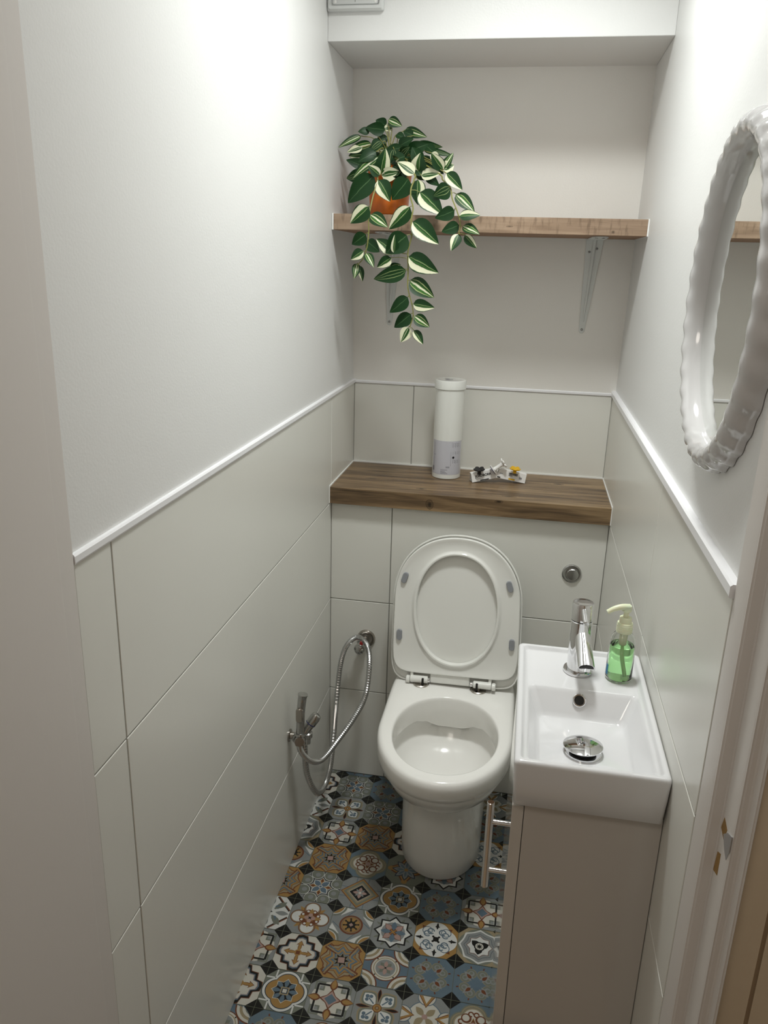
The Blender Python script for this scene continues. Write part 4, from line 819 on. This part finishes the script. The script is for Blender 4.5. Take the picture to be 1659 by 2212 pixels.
tp_ = thing('basin_tap', (.656, -.762, .852), 'chrome single-lever mixer tap at the back of the basin', 'tap')
TX, TY, TZ = .6565, -.764, .8524
obj('base_ring', lathe((TX, TY, TZ), (0, 0, 1), [(0, .0260), (.001, .0265), (.005, .0265), (.0062, .0255), (.0062, .020)], 48), 'chrome', tp_)
td = Vector((-.02, .03, 1)).normalized()
obj('body', lathe((TX, TY, TZ+.006), td, [(0, .0205), (.07, .0195), (.0940, .0193), (.0950, .0183)], 56), 'chrome', tp_)
lv = obj('lever_head', lathe(Vector((TX, TY, TZ+.006))+td*.0960, td, [(0, .0183), (.001, .0193), (.032, .0193), (.0335, .0185), (.0338, .017), (.0332, .0155), (.0345, .001)], 56), 'chrome', tp_)
bm = bmesh.new(); o = Vector((TX-.001, TY-.014, TZ+.006+.120)); ld = Vector((.10, -1, -.42)).normalized()
add_lathe(bm, o, ld, [(0, .0055), (.014, .0058), (.030, .0052), (.031, .004)], 20); obj('lever_pin', bm, 'chrome', lv)
bm = bmesh.new(); sd = Vector((.10, -1, -.46)).normalized(); su = Vector((1, .10, 0)).normalized(); sw = su.cross(sd).normalized()
if sw.z < 0: sw = -sw
o = Vector((TX, TY, TZ+.076)); rings = []
for k in range(9):
    l = .078*k/8; w = .0135+.0015*k/8; hh = .017-.007*k/8; c = o+sd*l
    prof = [c+su*w*cos(a)+sw*(hh*sin(a)) for a in [pi*j/14 for j in range(15)]]+[c-su*w-sw*.004, c+su*w-sw*.004]
    rings.append(prof)
loft(bm, rings); spt = obj('spout', bm, 'chrome', tp_, smooth=40)
e = o+sd*.070-sw*.004; obj('aerator', lathe(e, (0, -.1, -1), [(0, .0100), (.007, .0100), (.0075, .009), (.006, .008)], 28), 'chrome', spt)
eo = o+sd*.0785; bm = bmesh.new(); add_prism(bm, [eo+su*.0125*cos(a)+sw*(.0085*sin(a)) for a in [pi*j/14 for j in range(15)]], sd*.0004); obj('end_face', bm, 'black', spt, label='dark end of the spout')

# ------------------------------------------------------------------ soap dispenser
sb = thing('soap_bottle', (.728, -.774, .852), 'clear pump bottle of green liquid soap at the basin corner', 'bottle')
SX, SY, SZ = .7275, -.774, .8526
prof = [(0, .0205), (.0015, .0228), (.006, .0236), (.05, .0232), (.074, .0222), (.084, .0195), (.090, .0150), (.093, .0125), (.097, .0120)]
obj('bottle_body', lathe((SX, SY, SZ), (0, 0, 1), prof+[(.097, .0108), (.093, .0112), (.0895, .0138), (.0835, .0182), (.074, .0209), (.05, .0219), (.006, .0222), (.0028, .0205), (.0026, .001)], 48, True, False), 'clear_plastic', sb)
obj('liquid', lathe((SX, SY, SZ+.0032), (0, 0, 1), [(0, .0203), (.0040, .0216), (.046, .0213), (.064, .0208), (.0645, .0200)], 48), 'soap', sb, label='bright green liquid soap')
pm = obj('pump', lathe((SX, SY, SZ+.0915), (0, 0, 1), [(0, .0128), (.001, .0140)]+[(.0015+i*.0018, .0142 if i % 2 else .0135) for i in range(9)]+[(.0185, .0132), (.0195, .0108), (.0285, .0105), (.0295, .009), (.0295, .0048), (.040, .0048), (.0405, .0075)], 36), 'pump_plastic', sb)
bm = bmesh.new(); add_lathe(bm, (SX, SY, SZ+.1305), (0, 0, 1), [(0, .0055), (.002, .0082), (.0085, .0084), (.012, .0076), (.0135, .004)], 28)
npt = catmull([(SX+.004, SY-.001, SZ+.1400), (SX-.010, SY-.004, SZ+.1405), (SX-.022, SY-.007, SZ+.1375), (SX-.034, SY-.010, SZ+.1310)], 6)
add_tube(bm, npt, lambda i: .0062-.0024*i/len(npt), 14); obj('nozzle', bm, 'pump_plastic', pm)
obj('dip_tube', (lambda b: (add_tube(b, catmull([(SX, SY, SZ+.092), (SX+.001, SY, SZ+.05), (SX+.008, SY-.003, SZ+.008)], 6), .0028, 12), b)[1])(bmesh.new()), 'pump_plastic', sb)
obj('inner_tube', lathe((SX, SY, SZ+.091), (0, 0, -1), [(0, .0075), (.004, .0075), (.022, .0068), (.026, .0055)], 24), 'pump_plastic', sb)
bm = bmesh.new()
for i in range(3):
    a0, a1 = radians(190+i*6), radians(196+i*6)
    bm.faces.new([bm.verts.new((SX+.0238*cos(a), SY+.0238*sin(a), SZ+z)) for a, z in ((a0, .010), (a1, .010), (a1, .030), (a0, .030))])
obj('sticker', bm, 'label_blue', sb, label='thin blue edge of a sticker')

# ------------------------------------------------------------------ mirror
mr = thing('wall_mirror', (WU, -.985, 1.32), 'round white mirror with scalloped glossy rope-like frame on the right wall', 'mirror')
MY, MZ, MA, MB, MR, MD = -.985, 1.525, .187, .205, .0195, .030
NU, NV = 480, 14; rings = []
for i in range(NU):
    u = 2*pi*i/NU; ring = []
    for j in range(NV):
        v = pi*j/(NV-1)
        tw = cos(36*u+1.2*v)           # twisted rope ribs on the outer half
        wt = max(0, min(1, (2.2-v)/.9)); k = 1+.095*tw*wt
        rr_ = MR*k; dx = MD*(1+.045*tw*wt)*sin(v)
        ring.append(Vector((WU-.001-dx, MY+(MA+rr_*cos(v))*cos(u), MZ+(MB+rr_*cos(v))*sin(u))))
    rings.append(ring)
bm = bmesh.new(); loft(bm, rings, closed=True); obj('frame', bm, 'mirror_frame', mr, smooth=60)
bm = bmesh.new(); rr2 = []
for dx, k in ((.0008, MR+.001), (.0004, -.2)): pass
pts = [Vector((WU-.0075, MY+(MA-MR+.004)*cos(2*pi*i/96), MZ+(MB-MR+.004)*sin(2*pi*i/96))) for i in range(96)]
add_prism(bm, pts, (.004, 0, 0)); obj('glass', bm, 'mirror_glass', mr, smooth=0)
bm = bmesh.new(); pts = [Vector((WU-.0032, MY+(MA+MR*.86)*cos(2*pi*i/96), MZ+(MB+MR*.86)*sin(2*pi*i/96))) for i in range(96)]
add_prism(bm, pts, (.003, 0, 0)); obj('backing', bm, 'mirror_back', mr, smooth=0)

# ------------------------------------------------------------------ trailing plant in an orange pot
pl = thing('potted_plant', (.135, .075, 1.673), 'trailing variegated artificial plant in an orange pot on the upper shelf', 'plant')
pp = obj('pot', lathe((.132, .072, 1.6735), (0, 0, 1), [(0, .046), (.002, .049), (.118, .0580), (.120, .0585), (.120, .0555), (.105, .054), (.104, .001)], 40), 'pot', pl)
obj('soil', lathe((.132, .072, 1.775), (0, 0, 1), [(0, .0535), (.006, .053), (.008, .03)], 32), 'soil', pp)
random.seed(11)
def leaf(bm, uvl, b, t, w, kind, mi, flip):
    b, t = Vector(b), Vector(t); d = t-b; Ln = d.length; d.normalize()
    view = Vector((.15, -.95, .10)); view = (view-d*view.dot(d)).normalized()
    ra = random.uniform(-.35, .35); side = d.cross(view).normalized()
    side, nrm = side*cos(ra)+view*sin(ra), view*cos(ra)-side*sin(ra)
    if flip: side = -side
    nl, nw = 12, 8; V = []
    cup = random.uniform(.10, .22); arch = random.uniform(.04, .13)
    for i in range(nl+1):
        f = i/nl
        h = w*(sin(pi*f**.72)**.80)*(1-.18*f) if 0 < f < 1 else 0
        row = []
        for j in range(nw+1):
            u = -1+2*j/nw; p = b+d*(Ln*f)+side*(h*u)+nrm*(cup*h*u*u*1.1-arch*Ln*(-4*f*(1-f))*.6-.25*arch*Ln*f*f)
            row.append((bm.verts.new(p), u, f))
        V.append(row)
    for i in range(nl):
        for j in range(nw):
            q = (V[i][j], V[i][j+1], V[i+1][j+1], V[i+1][j])
            f = bm.faces.new([x[0] for x in q]); f.material_index = mi
            for lp, x in zip(f.loops, q): lp[uvl].uv = ((x[1]+1)/2, x[2])
KIND = 'DMHCS'
def foliage(parent, leaves, vine_pts):
    bm = bmesh.new(); uvl = bm.loops.layers.uv.new('UVMap')
    for i, (g, b, t, w, k) in enumerate(leaves):
        leaf(bm, uvl, b, t, w, k, KIND.index(k), random.random() < .45)
    for e in []: pass
    o = obj_keep('foliage', bm, ['leaf_'+k for k in KIND], parent)
    return o
def obj_keep(name, bm, m, parent):
    off = Vector((0, 0, 0)); p = parent
    while p is not None: off += p.location; p = p.parent
    bmesh.ops.translate(bm, verts=bm.verts, vec=-off); me = bpy.data.meshes.new(name); bm.to_mesh(me); bm.free()
    for x in m: me.materials.append(MT[x])
    me.polygons.foreach_set('use_smooth', [True]*len(me.polygons))
    o = bpy.data.objects.new(name, me); COL.objects.link(o); o.parent = parent; return o
def near(P, q): return min(P, key=lambda p: (p-Vector(q)).length)
for v, P in VINES.items():
    start = Vector((.132, .06, 1.79)); mid = (start+Vector(P[0]))/2+Vector((0, 0, .022))
    Q = catmull([start, mid]+P, 8); bm = bmesh.new(); add_tube(bm, Q, lambda i: .0022-.0009*i/len(Q), 8)
    ls = [l for l in LEAVES if l[0] == v]
    for l in ls:
        n = near(Q, l[1]); bq = Vector(l[1])
        if (n-bq).length > .003: add_tube(bm, [n, (n+bq)/2+Vector((0, -.002, .002)), bq], .0009, 6)
    st = obj('vine', bm, 'stem', pl); foliage(st, ls, Q)
ls = [l for l in LEAVES if l[0] == 'c']
bm = bmesh.new(); root = Vector((.132, .07, 1.78))
for l in ls:
    b = Vector(l[1]); m_ = (root+b)/2+Vector((0, 0, .03)); add_tube(bm, catmull([root+Vector((random.uniform(-.02, .02), random.uniform(-.02, .02), 0)), m_, b], 5), .0012, 6)
extra = []
for i in range(26):       # inner leaves that fill the crown
    a = random.uniform(0, 2*pi); r = random.uniform(.01, .075); z = random.uniform(1.785, 1.855)-r*.3
    b = Vector((.135+r*cos(a), .075+min(r, .06)*sin(a), z)); dr_ = Vector((cos(a), sin(a)*.7, random.uniform(-.3, .35)))*random.uniform(.04, .06)
    extra.append(('c', b, b+dr_, random.uniform(.013, .019), random.choice('DDDMDHS')))
    add_tube(bm, [root, (root+b)/2+Vector((0, 0, .008)), b], .0011, 6)
st = obj('crown_stems', bm, 'stem', pl); foliage(st, ls+extra, None)
